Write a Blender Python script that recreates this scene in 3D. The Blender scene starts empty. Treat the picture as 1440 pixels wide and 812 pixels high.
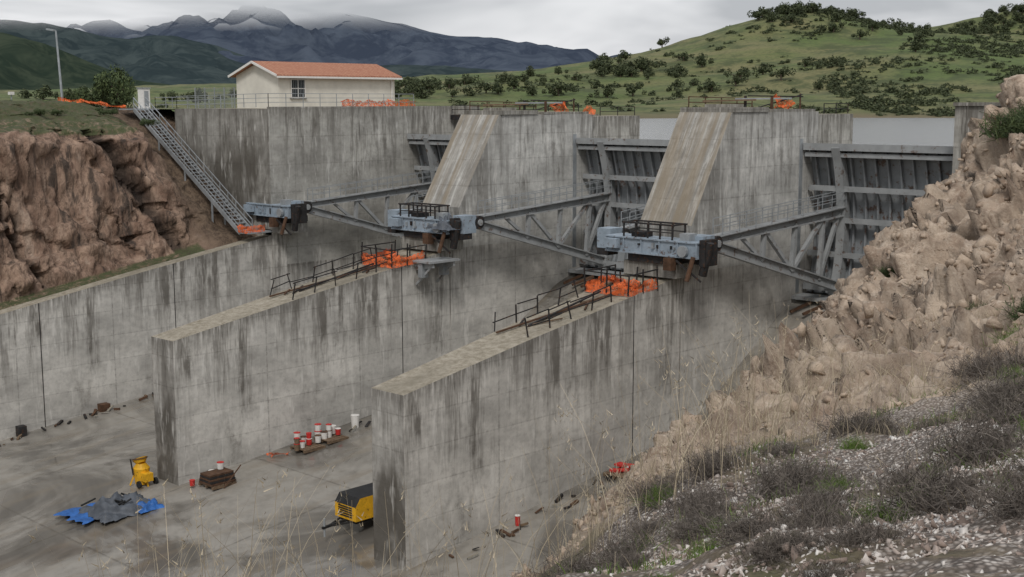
import bpy, bmesh, math, random
import numpy as np
from mathutils import Vector, Matrix, noise, kdtree
random.seed(7); rng=np.random.default_rng(7)
scene=bpy.context.scene; COL=scene.collection

# ---------------------------------------------------------------- node helper
class NT:
    def __init__(s,name,rough=.8):
        s.m=bpy.data.materials.new(name); s.m.use_nodes=True
        s.t=s.m.node_tree; s.n=s.t.nodes; s.b=s.n['Principled BSDF']; s.out=s.n['Material Output']
        s.b.inputs['Roughness'].default_value=rough
        s.b.inputs['Specular IOR Level'].default_value=.3
        s._pos=None
    def L(s,a,b): s.t.links.new(a,b)
    def put(s,v,sock):
        if v is None: return
        if isinstance(v,bpy.types.NodeSocket): s.L(v,sock)
        elif isinstance(v,(tuple,list)) and len(v)==3 and sock.type=='RGBA': sock.default_value=(*v,1)
        else: sock.default_value=v
    def math(s,op,a,b=None,c=None,clamp=False):
        n=s.n.new('ShaderNodeMath'); n.operation=op; n.use_clamp=clamp
        s.put(a,n.inputs[0]); s.put(b,n.inputs[1]); s.put(c,n.inputs[2]); return n.outputs[0]
    def geo(s):
        if not s._pos: s._pos=s.n.new('ShaderNodeNewGeometry')
        return s._pos
    def sep(s,v):
        n=s.n.new('ShaderNodeSeparateXYZ'); s.L(v,n.inputs[0]); return n.outputs
    def comb(s,x,y,z):
        n=s.n.new('ShaderNodeCombineXYZ'); s.put(x,n.inputs[0]);s.put(y,n.inputs[1]);s.put(z,n.inputs[2]); return n.outputs[0]
    def noise(s,vec,scale,detail=3,rough=.6,dist=0):
        n=s.n.new('ShaderNodeTexNoise'); s.L(vec,n.inputs['Vector']); n.inputs['Scale'].default_value=scale
        n.inputs['Detail'].default_value=min(detail,4); n.inputs['Roughness'].default_value=rough; n.inputs['Distortion'].default_value=dist
        return n.outputs['Fac']
    def white(s,vec):
        n=s.n.new('ShaderNodeTexWhiteNoise'); n.noise_dimensions='3D'; s.L(vec,n.inputs['Vector']); return n.outputs['Value']
    def rng(s,v,a,b,c=0.,d=1.):
        n=s.n.new('ShaderNodeMapRange'); s.L(v,n.inputs[0])
        for i,k in enumerate((a,b,c,d)): n.inputs[i+1].default_value=k
        return n.outputs[0]
    def mix(s,f,a,b,mode='MIX'):
        n=s.n.new('ShaderNodeMix'); n.data_type='RGBA'; n.blend_type=mode
        s.put(f,n.inputs[0]); s.put(a,n.inputs[6]); s.put(b,n.inputs[7]); return n.outputs[2]
    def attr(s,name):
        n=s.n.new('ShaderNodeAttribute'); n.attribute_name=name; return n
    def bump(s,h,strength=.3,dist=.05):
        n=s.n.new('ShaderNodeBump'); n.inputs['Strength'].default_value=strength; n.inputs['Distance'].default_value=dist
        s.L(h,n.inputs['Height']); s.L(n.outputs[0],s.b.inputs['Normal'])
    def nbump(s,scale,detail,strength,dist,rough=.7): s.bump(s.noise(s.geo().outputs['Position'],scale,detail,rough),strength,dist)
    def color(s,c): s.put(c,s.b.inputs['Base Color']); return s

def paint(name,col,rough=.6,metal=0.,var=.25,scale=3.,rust=0.):
    k=NT(name,rough); p=k.geo().outputs['Position']
    n=k.noise(p,scale,3,.65)
    c=k.mix(k.rng(n,.3,.7),tuple(x*(1-var) for x in col),tuple(min(1,x*(1+var)) for x in col))
    if rust>0:
        r=k.noise(p,scale*2.3,3,.7)
        c=k.mix(k.rng(r,.62-rust*.1,.72-rust*.1,0,.8),c,(.10,.045,.02))
    k.color(c); k.b.inputs['Metallic'].default_value=metal
    return k.m

def concrete(name,base=(.60,.578,.53),stain=1.,panel_u=5.3,panel_z=1.3,brown=0.):
    k=NT(name,.88); g=k.geo(); P=k.sep(g.outputs['Position']); Nn=k.sep(g.outputs['True Normal'])
    anx=k.math('ABSOLUTE',Nn[0]); isx=k.math('GREATER_THAN',anx,.5)
    u=k.math('ADD',k.math('MULTIPLY',P[1],isx),k.math('MULTIPLY',P[0],k.math('SUBTRACT',1.,isx)))
    z=P[2]; nz=k.math('GREATER_THAN',Nn[2],.8)
    dt=k.attr('dtop').outputs['Fac']
    pu=k.math('DIVIDE',u,panel_u); pz=k.math('DIVIDE',z,panel_z)
    cell=k.white(k.comb(k.math('FLOOR',pu),k.math('FLOOR',pz),isx))
    fu=k.math('ABSOLUTE',k.math('SUBTRACT',k.math('FRACT',pu),.5)); fz=k.math('ABSOLUTE',k.math('SUBTRACT',k.math('FRACT',pz),.5))
    lu=k.rng(fu,.5-.008,.5-.003); lz=k.rng(fz,.5-.03,.5-.01)
    big=k.noise(k.comb(u,k.math('MULTIPLY',z,1.8),2.),.33,4,.72); fine=k.noise(g.outputs['Position'],3.5,4,.8)
    line=k.math('MULTIPLY',k.math('MAXIMUM',lu,k.math('MULTIPLY',lz,.7)),k.rng(fine,.35,.65,.1,1.))
    c=k.mix(k.rng(big,.34,.64),tuple(x*.62 for x in base),tuple(x*1.1 for x in base))
    c=k.mix(k.rng(cell,0,1,0,.28),c,tuple(x*.6 for x in base))
    c=k.mix(k.rng(fine,.48,.70,0,.45),c,tuple(x*.42 for x in base))
    s1=k.noise(k.comb(k.math('MULTIPLY',u,1.5),k.math('MULTIPLY',z,.13),0.),1.,4,.75)
    s2=k.noise(k.comb(k.math('MULTIPLY',u,.42),k.math('MULTIPLY',z,.16),3.),1.,4,.75,.3)
    s3=k.noise(k.comb(k.math('MULTIPLY',u,5.),k.math('MULTIPLY',z,.4),9.),1.,3,.7)
    fade=k.rng(k.math('ADD',dt,k.math('MULTIPLY',s2,-9.0)),-4.6,.5,1.,0.)
    a=k.math('MULTIPLY',k.rng(s1,.455,.56),fade)
    a=k.math('MAXIMUM',a,k.math('MULTIPLY',k.math('MULTIPLY',k.rng(dt,0.,1.,1.,0.),k.rng(s3,.36,.56)),.95))
    b=k.rng(s2,.55,.66,0,.5)
    d=k.rng(s3,.54,.66,0,.25)
    dark=k.math('MULTIPLY',k.math('ADD',k.math('ADD',k.math('MULTIPLY',a,.95),k.math('MULTIPLY',b,k.rng(fine,.35,.6,.3,1.))),k.math('MULTIPLY',d,k.rng(s1,.46,.6)),clamp=True),stain*.8)
    c=k.mix(dark,c,(.09,.08,.065))
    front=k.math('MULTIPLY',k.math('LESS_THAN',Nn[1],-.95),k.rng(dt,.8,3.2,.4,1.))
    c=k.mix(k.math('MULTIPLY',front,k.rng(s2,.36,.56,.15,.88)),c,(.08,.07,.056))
    eff=k.noise(k.comb(k.math('MULTIPLY',u,2.4),k.math('MULTIPLY',z,.4),21.),1.,3,.75)
    c=k.mix(k.rng(eff,.57,.68,0,.5),c,(.72,.70,.65))
    c=k.mix(k.math('MULTIPLY',line,.5),c,(.08,.072,.06))
    tc=k.mix(k.rng(fine,.35,.65),(.21,.18,.13),(.39,.35,.28)); tc=k.mix(k.rng(big,.45,.6,0,.55),tc,(.18,.16,.12))
    c=k.mix(nz,c,tc)
    if brown>0:
        sl=k.math('MULTIPLY',k.math('GREATER_THAN',Nn[2],.3),k.math('SUBTRACT',1.,nz))
        s4=k.noise(k.comb(k.math('MULTIPLY',u,1.6),k.math('MULTIPLY',z,.1),5.),1.,3,.6)
        c=k.mix(k.math('MULTIPLY',sl,k.rng(s4,.42,.58,.12,brown)),c,(.23,.185,.125))
    k.color(c); k.nbump(5.,2,.35,.03)
    return k.m

# ---------------------------------------------------------------- mesh builder
class MB:
    def __init__(s): s.V=[];s.F=[];s.M=[];s.D=[];s.mats=[]
    def mi(s,m):
        if m not in s.mats: s.mats.append(m)
        return s.mats.index(m)
    def add(s,vs,fs,m,d=None):
        o=len(s.V); s.V+= [tuple(v) for v in vs]; s.F+=[tuple(i+o for i in f) for f in fs]; s.M+=[s.mi(m)]*len(fs)
        s.D+= list(d) if d is not None else [3.]*len(vs)
    def hexa(s,b,t,m):
        hs=[max(0,t[i][2]-b[i][2]) for i in range(4)]
        s.add(list(b)+list(t),[(3,2,1,0),(4,5,6,7)]+[(i,(i+1)%4,4+(i+1)%4,4+i) for i in range(4)],m,hs+[0]*4)
    def box(s,lo,hi,m):
        x0,y0,z0=lo;x1,y1,z1=hi
        q=[(x0,y0),(x1,y0),(x1,y1),(x0,y1)]
        s.hexa([(x,y,z0) for x,y in q],[(x,y,z1) for x,y in q],m)
    def beam(s,a,b,w,h,m,up=(0,0,1)):
        a=Vector(a);b=Vector(b);d=(b-a)
        if d.length<1e-6:return
        d.normalize();up=Vector(up)
        if abs(d.dot(up))>.98: up=Vector((0,1,0))
        r=d.cross(up).normalized();u=r.cross(d).normalized()
        vs=[]
        for p in (a,b):
            for i,j in ((-1,-1),(1,-1),(1,1),(-1,1)): vs.append(p+r*(i*w/2)+u*(j*h/2))
        s.add(vs,[(0,1,2,3),(7,6,5,4),(0,4,5,1),(1,5,6,2),(2,6,7,3),(3,7,4,0)],m)
    def ibeam(s,a,b,w,h,m,t=.05,up=(0,0,1)):
        a=Vector(a);b=Vector(b);d=(b-a).normalized();upv=Vector(up)
        r=d.cross(upv).normalized();u=r.cross(d).normalized()
        s.beam(a+u*(h/2-t/2),b+u*(h/2-t/2),w,t,m,up); s.beam(a-u*(h/2-t/2),b-u*(h/2-t/2),w,t,m,up); s.beam(a,b,t,h-2*t,m,up)
    def cyl(s,a,b,r,m,n=10,r2=None):
        a=Vector(a);b=Vector(b);d=(b-a).normalized();r2=r if r2 is None else r2
        x=d.orthogonal().normalized();y=d.cross(x)
        vs=[];
        for p,rr in ((a,r),(b,r2)):
            for i in range(n):
                t=2*math.pi*i/n; vs.append(p+x*(math.cos(t)*rr)+y*(math.sin(t)*rr))
        fs=[(i,(i+1)%n,n+(i+1)%n,n+i) for i in range(n)]+[tuple(range(n-1,-1,-1)),tuple(range(n,2*n))]
        s.add(vs,fs,m)
    def obj(s,name,parent=None,smooth=False):
        me=bpy.data.meshes.new(name); me.from_pydata(s.V,[],s.F)
        for m in s.mats: me.materials.append(m)
        me.polygons.foreach_set('material_index',s.M)
        at=me.attributes.new('dtop','FLOAT','POINT'); at.data.foreach_set('value',s.D)
        if smooth: me.polygons.foreach_set('use_smooth',[True]*len(s.F))
        me.update(); o=bpy.data.objects.new(name,me); COL.objects.link(o)
        if parent: o.parent=parent
        return o
def raw(name,V,F,mat,smooth=False,parent=None,attrs=None):
    me=bpy.data.meshes.new(name)
    V=np.asarray(V,dtype=np.float32); F=np.asarray(F,dtype=np.int32); n=F.shape[1]
    me.vertices.add(len(V)); me.vertices.foreach_set('co',V.ravel())
    me.loops.add(F.size); me.loops.foreach_set('vertex_index',F.ravel())
    me.polygons.add(len(F)); me.polygons.foreach_set('loop_start',np.arange(0,F.size,n,dtype=np.int32))
    try: me.polygons.foreach_set('loop_total',np.full(len(F),n,dtype=np.int32))
    except Exception: pass
    me.update(calc_edges=True); me.validate()
    if smooth: me.polygons.foreach_set('use_smooth',np.ones(len(F),dtype=bool))
    if attrs:
        for k,v in attrs.items():
            at=me.attributes.new(k,'FLOAT','POINT'); at.data.foreach_set('value',np.asarray(v,dtype=np.float32))
    me.materials.append(mat); o=bpy.data.objects.new(name,me); COL.objects.link(o)
    if parent:o.parent=parent
    return o
def empty(name):
    e=bpy.data.objects.new(name,None); COL.objects.link(e); return e
def gridfaces(nu,nv):
    i=np.arange(nu-1)[:,None]*nv+np.arange(nv-1)[None,:]
    i=i.ravel(); return np.stack([i,i+nv,i+nv+1,i+1],1)

# ---------------------------------------------------------------- materials
M_con=concrete('weathered_concrete')
M_conup=concrete('pier_concrete',base=(.62,.61,.57),stain=.8,brown=.75)
M_conab=concrete('abutment_concrete',base=(.49,.475,.43),stain=.95,panel_z=1.6,panel_u=4.6)
M_steel=paint('grey_painted_steel',(.295,.305,.305),.5,0,.18,1.2,.35)
M_gate=paint('gate_steel',(.235,.248,.255),.55,0,.22,1.,.5)
M_blue=paint('blue_grey_steel',(.28,.335,.385),.5,0,.18,2.,.35)
M_dark=paint('dark_steel',(.025,.024,.024),.7,0,.4,3.,.6)
M_rust=paint('rusty_steel',(.09,.05,.03),.85,0,.4,3.,.8)
M_galv=paint('galvanised_steel',(.34,.36,.37),.45,.3,.2,2.)
M_orange=paint('orange_barrier_mesh',(.80,.15,.04),.6,0,.35,5.)
def _holes():
    k=M_orange; nt=k.node_tree; b=nt.nodes['Principled BSDF'];o=nt.nodes['Material Output']
    t=nt.nodes.new('ShaderNodeBsdfTransparent'); mx=nt.nodes.new('ShaderNodeMixShader')
    g=nt.nodes.new('ShaderNodeNewGeometry'); n=nt.nodes.new('ShaderNodeTexNoise'); n.inputs['Scale'].default_value=9; n.inputs['Detail'].default_value=2; nt.links.new(g.outputs['Position'],n.inputs['Vector'])
    r=nt.nodes.new('ShaderNodeMapRange'); r.inputs[1].default_value=.45; r.inputs[2].default_value=.6; r.inputs[3].default_value=.1; r.inputs[4].default_value=.7; nt.links.new(n.outputs['Fac'],r.inputs[0]); nt.links.new(r.outputs[0],mx.inputs[0])
    nt.links.new(b.outputs[0],mx.inputs[1]); nt.links.new(t.outputs[0],mx.inputs[2]); nt.links.new(mx.outputs[0],o.inputs[0])
_holes()
M_plaster=paint('cream_plaster',(.66,.63,.55),.9,0,.1,1.)
M_white=paint('white_plastic',(.72,.70,.66),.5,0,.1,6.)
M_red=paint('red_plastic',(.50,.035,.03),.5,0,.2,6.)
M_yellow=paint('yellow_paint',(.70,.38,.02),.5,0,.2,3.,.35)
M_black=paint('black_rubber',(.02,.02,.02),.7,0,.3,3.)
M_glass=paint('window_glass',(.03,.035,.04),.15,0,.2,3.)
M_wood=paint('timber',(.16,.11,.07),.85,0,.3,5.)
M_tarp=paint('grey_tarpaulin',(.085,.095,.11),.55,0,.3,3.)
M_tarpb=paint('blue_tarpaulin',(.03,.12,.36),.5,0,.35,3.)
def rooft():
    k=NT('terracotta_roof',.85); P=k.sep(k.geo().outputs['Position'])
    f=k.math('ABSOLUTE',k.math('SUBTRACT',k.math('FRACT',k.math('MULTIPLY',P[1],4.)),.5))
    n=k.noise(k.geo().outputs['Position'],5.,4,.7)
    c=k.mix(k.rng(n,.3,.7),(.33,.125,.075),(.48,.25,.155)); c=k.mix(k.rng(f,.0,.22,.6,0.),c,(.13,.05,.03))
    k.color(c); return k.m
M_roof=rooft()
def floor_mat():
    k=NT('wet_chute_concrete',.5); g=k.geo(); P=k.sep(g.outputs['Position'])
    big=k.noise(g.outputs['Position'],.16,4,.7,.6); fine=k.noise(g.outputs['Position'],1.5,4,.75)
    st=k.noise(k.comb(k.math('MULTIPLY',P[0],1.3),k.math('MULTIPLY',P[1],.25),0.),1.,4,.6)
    c=k.mix(k.rng(big,.42,.56),(.125,.115,.10),(.285,.265,.23))
    c=k.mix(k.rng(fine,.42,.75,0,.5),c,(.125,.115,.098)); c=k.mix(k.rng(st,.5,.68,0,.5),c,(.20,.165,.12))
    def line(v,per,off):
        f=k.math('ABSOLUTE',k.math('SUBTRACT',k.math('FRACT',k.math('DIVIDE',k.math('ADD',v,off),per)),.5)); return k.rng(f,.5-.07/per,.5-.02/per)
    ln=k.math('MULTIPLY',k.math('MAXIMUM',line(P[0],7.,.2),line(P[1],9.5,3.)),k.rng(fine,.35,.6,.2,1.))
    c=k.mix(k.math('MULTIPLY',ln,.6),c,(.07,.06,.045))
    k.color(c); r=k.rng(big,.45,.55,.08,.6); k.L(r,k.b.inputs['Roughness']); k.b.inputs['Specular IOR Level'].default_value=.65; k.nbump(2.,2,.05,.02); return k.m
M_floor=floor_mat()
def water():
    k=NT('lake_water',.22)
    k.color((.15,.145,.135)); k.b.inputs['Specular IOR Level'].default_value=.5; k.nbump(.7,3,.9,.25); return k.m
M_water=water()
def hillmat():
    k=NT('hill_grass',.95); g=k.geo(); P=g.outputs['Position']
    a=k.noise(P,.018,4,.65,.4); b=k.noise(P,.11,4,.75); c2=k.noise(P,.9,2,.7)
    c=k.mix(k.rng(a,.42,.58),(.098,.135,.040),(.175,.165,.075))
    c=k.mix(k.rng(b,.47,.6,0,.8),c,(.055,.073,.027)); c=k.mix(k.rng(c2,.45,.7,0,.5),c,(.05,.06,.027))
    z=k.sep(P)[2]; sh=k.rng(k.math('ADD',z,k.math('MULTIPLY',b,1.5)),-2.0,-.4,1.,0.)
    c=k.mix(k.math('MULTIPLY',sh,.85),c,(.15,.105,.07))
    k.color(c); return k.m
M_hill=hillmat()
def rockcol(k,P):
    n1=k.noise(P,.4,4,.7,.8); n2=k.noise(P,2.4,4,.82); 
    c=k.mix(k.rng(n1,.36,.62),(.28,.20,.145),(.52,.42,.325))
    c=k.mix(k.rng(n2,.44,.64,0,.8),c,(.17,.115,.08)); n3=k.noise(P,7.,3,.8); c=k.mix(k.rng(n3,.52,.7,0,.5),c,(.62,.54,.44))
    return c,n2
def bankmat():
    k=NT('bank_earth_and_rock',.95); g=k.geo(); P=g.outputs['Position']
    rocky=k.attr('rocky').outputs['Fac']; ed=k.attr('joint').outputs['Fac']
    n1=k.noise(P,.45,4,.65,.5)
    rc,n2=rockcol(k,P); rc=k.mix(k.math('MULTIPLY',ed,.7),rc,(.065,.045,.032))
    cr=k.attr('cellr').outputs['Fac']; rc=k.mix(k.rng(cr,0,1,0,.35),rc,(.52,.43,.33))
    so=k.mix(k.rng(n2,.35,.65),(.09,.068,.048),(.22,.175,.125)); so=k.mix(k.rng(n1,.50,.62,0,.7),so,(.065,.075,.028))
    pn=k.n.new('ShaderNodeTexVoronoi'); k.L(P,pn.inputs['Vector']); pn.inputs['Scale'].default_value=30.
    pc=k.mix(k.sep(pn.outputs['Color'])[0],(.22,.18,.155),(.62,.57,.52)); pc=k.mix(k.rng(pn.outputs['Distance'],.25,.6,0,.85),pc,(.05,.04,.034))
    so=k.mix(k.math('MULTIPLY',k.rng(n1,.48,.53,1.,0.),.8),so,pc)
    c=k.mix(rocky,so,rc); k.color(c); k.bump(n2,.8,.12); return k.m
M_bank=bankmat()
def rockmat():
    k=NT('tan_rock',.92); P=k.geo().outputs['Position']
    c,n2=rockcol(k,P); r=k.geo().outputs['Random Per Island']; c=k.mix(k.rng(r,0,1,0,.5),c,(.50,.40,.30)); k.color(c); k.bump(n2,.8,.06); return k.m
M_rock=rockmat()
def cliffmat():
    k=NT('cliff_rock',.92); g=k.geo(); P=g.outputs['Position']; s=k.sep(P)
    v=k.comb(s[0],s[1],k.math('MULTIPLY',s[2],.45))
    n1=k.noise(v,.5,4,.7,1.2); n2=k.noise(v,2.4,4,.8,.5)
    vs=k.noise(k.comb(k.math('MULTIPLY',s[0],.6),k.math('MULTIPLY',s[1],1.1),k.math('MULTIPLY',s[2],.16)),1.3,4,.7,.4)
    c=k.mix(k.rng(n1,.35,.65),(.17,.105,.074),(.40,.28,.205)); c=k.mix(k.rng(n2,.46,.65,0,.75),c,(.08,.053,.038))
    c=k.mix(k.rng(vs,.54,.64,0,.85),c,(.045,.036,.03)); c=k.mix(k.rng(vs,.30,.42,.45,0.),c,(.46,.36,.28))
    c=k.mix(k.math('MULTIPLY',k.attr('crack').outputs['Fac'],.85),c,(.025,.02,.017))
    e=k.attr('earth').outputs['Fac']; c=k.mix(e,c,k.mix(k.rng(n2,.4,.6),(.075,.052,.036),(.175,.125,.085)))
    gr=k.attr('grass').outputs['Fac']; c=k.mix(k.math('MULTIPLY',gr,k.rng(n2,.36,.52,.3,1.)),c,(.07,.08,.035))
    k.color(c); k.bump(n2,1.,.2); return k.m
M_cliff=cliffmat()
def leafmat(name,a,b,rough=.8,sc=1.):
    k=NT(name,rough); r=k.geo().outputs['Random Per Island']; k.color(k.mix(r,a,b)); return k.m
M_leaf=leafmat('olive_foliage',(.028,.04,.018),(.085,.10,.045),.8,.3)
M_leafg=leafmat('green_foliage',(.035,.055,.022),(.10,.13,.05))
M_bark=paint('bark',(.09,.07,.05),.9,0,.3,5.)
M_twig=leafmat('dry_twigs',(.06,.05,.044),(.22,.19,.16),.9,2.)
M_straw=leafmat('dry_grass_straw',(.26,.21,.14),(.55,.47,.34),.85,2.)
M_tuft=leafmat('green_grass_blades',(.06,.10,.02),(.16,.24,.05),.7,2.)
def pebmat():
    k=NT('quartz_pebbles',.8); r=k.geo().outputs['Random Per Island']
    n=k.n.new('ShaderNodeValToRGB'); k.L(r,n.inputs[0]); e=n.color_ramp.elements
    e[0].color=(.16,.12,.10,1); e[1].color=(.74,.71,.66,1); x=e.new(.35); x.color=(.34,.265,.22,1); x=e.new(.65); x.color=(.56,.50,.45,1)
    k.color(n.outputs[0]); return k.m
M_peb=pebmat()
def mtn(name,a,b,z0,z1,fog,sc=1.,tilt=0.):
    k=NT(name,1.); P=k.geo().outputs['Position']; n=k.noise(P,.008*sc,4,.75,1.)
    c=k.mix(k.rng(n,.42,.60),a,b); k.color(c); k.b.inputs['Specular IOR Level'].default_value=0  # distance haze painted as bluer tones per range; colour noise adds ravine contrast
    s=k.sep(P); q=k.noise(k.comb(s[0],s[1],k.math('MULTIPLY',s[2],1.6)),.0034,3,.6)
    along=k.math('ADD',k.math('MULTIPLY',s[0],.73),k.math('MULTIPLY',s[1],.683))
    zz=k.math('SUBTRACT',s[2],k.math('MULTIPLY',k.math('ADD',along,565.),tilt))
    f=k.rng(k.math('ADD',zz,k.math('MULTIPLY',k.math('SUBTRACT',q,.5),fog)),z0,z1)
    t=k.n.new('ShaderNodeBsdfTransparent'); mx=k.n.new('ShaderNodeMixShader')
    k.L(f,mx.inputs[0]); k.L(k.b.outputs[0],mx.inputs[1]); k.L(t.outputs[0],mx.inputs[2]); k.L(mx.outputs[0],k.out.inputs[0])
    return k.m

# ---------------------------------------------------------------- spillway geometry
def floorz(y):
    if y<=-11: return -15.97+.118*(y+25.9)
    pts=[(-11,-14.21),(-8,-13.2),(-5,-11.4),(-2,-9.6),(0,-8.9),(8,-8.9)]
    return float(np.interp(y,[p[0] for p in pts],[p[1] for p in pts]))
def topz(y): return float(np.interp(y,[-60,-27,-25.9,-19.7,-12.8,-9.6],[-15.2,-9.85,-9.65,-8.6,-7.52,-7.0]))
ys=[-90,-60,-40,-30,-25,-20,-15,-11,-10,-9,-8,-7,-6,-5,-4,-3,-2,-1,0,2,8]
fl=MB()
for a,b in zip(ys[:-1],ys[1:]):
    fl.add([(-.3,a,floorz(a)),(38.5 if a>-30 else 50,a,floorz(a)),(38.5 if b>-30 else 50,b,floorz(b)),(-.3,b,floorz(b))],[(0,1,2,3)],M_floor,[3]*4)
fl.obj('spillway_floor')

def pier(X,skew,ztop,yend,name='concrete_pier'):
    m=MB()
    xr=lambda y: X+skew*y
    wl=lambda y: float(np.interp(y,[-26,-18,-10],[1.72,2.1,2.7]))
    Y=[-25.9,-23,-19.7,-16,-12.8,-10.0]
    for a,b in zip(Y[:-1],Y[1:]):
        ta,tb=topz(a),topz(b)
        vs=[(xr(a)-wl(a),a,-19),(xr(a),a,-19),(xr(b),b,-19),(xr(b)-wl(b),b,-19),(xr(a)-wl(a),a,ta),(xr(a),a,ta),(xr(b),b,tb),(xr(b)-wl(b),b,tb)]
        fs=[(4,5,6,7),(1,2,6,5),(3,0,4,7)]
        if a==Y[0]: fs.append((0,1,5,4))
        m.add(vs,fs,M_con,[ta+19]*2+[tb+19]*2+[0]*4)
    m.box((xr(-13.2)-.01,-13.22,-19),(xr(-13.2)+.012,-13.18,topz(-13.2)-.02),M_dark)
    e=.06;w=2.7
    def prism(poly,mat):
        n=len(poly)
        vs=[(xr(y)-w-e,y,z) for y,z in poly]+[(xr(y)+e,y,z) for y,z in poly]
        d=[max(0,np.interp(y,[-10,-9.35,-6.5,1],[-7,-5,0,0])-z) for y,z in poly]*2
        fs=[tuple(range(n-1,-1,-1)),tuple(range(n,2*n))]+[(i,(i+1)%n,n+(i+1)%n,n+i) for i in range(n)]
        m.add(vs,fs,mat,d)
    prism([(-10,-19),(.9,-19),(.9,-7.0),(-10,-7.0)],M_con)
    prism([(-9.35,-7.0),(.9,-7.0),(.9,ztop),(-6.5,ztop),(-9.35,-4.95)],M_conup)
    m.box((xr(2)-w+.25,.9,-19),(xr(2)-.3,yend,ztop-.15),M_conab)
    m.box((xr(-4)-w-.12,-6.4,ztop+.004),(xr(-4)+.12,-3.6,ztop+.22),M_conab)
    m.box((xr(-1)-w-.05,-3.1,ztop+.004),(xr(-1)+.05,.6,ztop+.12),M_conab)
    m.box((xr(-.6)+.05,-.75,-8.8),(xr(-.6)+.075,-.45,-1.4),M_galv)
    return m.obj(name)
pier(14.,.018,-.30,5.6); pier(28.28,.002,-.12,4.9)

m=MB()
Y=[-60,-45,-34,-27,-23,-19.7,-16,-12.8,-11.0]
for a,b in zip(Y[:-1],Y[1:]):
    ta,tb=topz(a),topz(b)
    m.add([(-.9,a,-19),(0,a,-19),(0,b,-19),(-.9,b,-19),(-.9,a,ta),(0,a,ta),(0,b,tb),(-.9,b,tb)],[(4,5,6,7),(1,2,6,5),(3,0,4,7)],M_con,[ta+19]*2+[tb+19]*2+[0]*4)
for y in (-25.2,-17.5): m.box((-.01,y-.02,-19),(.012,y+.02,topz(y)-.02),M_dark)
m.obj('training_wall')
m=MB()
m.box((-9.8,-11.0,-9),(0,-10.0,-.004),M_conab)
m.box((-9.8,-10.0,-9),(0.,6.,0),M_conab)
m.box((-.6,-11.0,-19),(.06,-10.0,-6.9),M_con)
m.box((-.6,-10.0,-19),(.0,6.,-9.0),M_con)
m.box((-.25,-10.9,0.004),(.0,6,.12),M_conab)
m.obj('left_abutment')
m=MB()
m.box((36.3,-1.5,-14),(38.4,5,.15),M_conab); m.box((36.25,-1.6,.154),(38.5,5.1,.3),M_conab)
m.obj('right_abutment')
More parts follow.
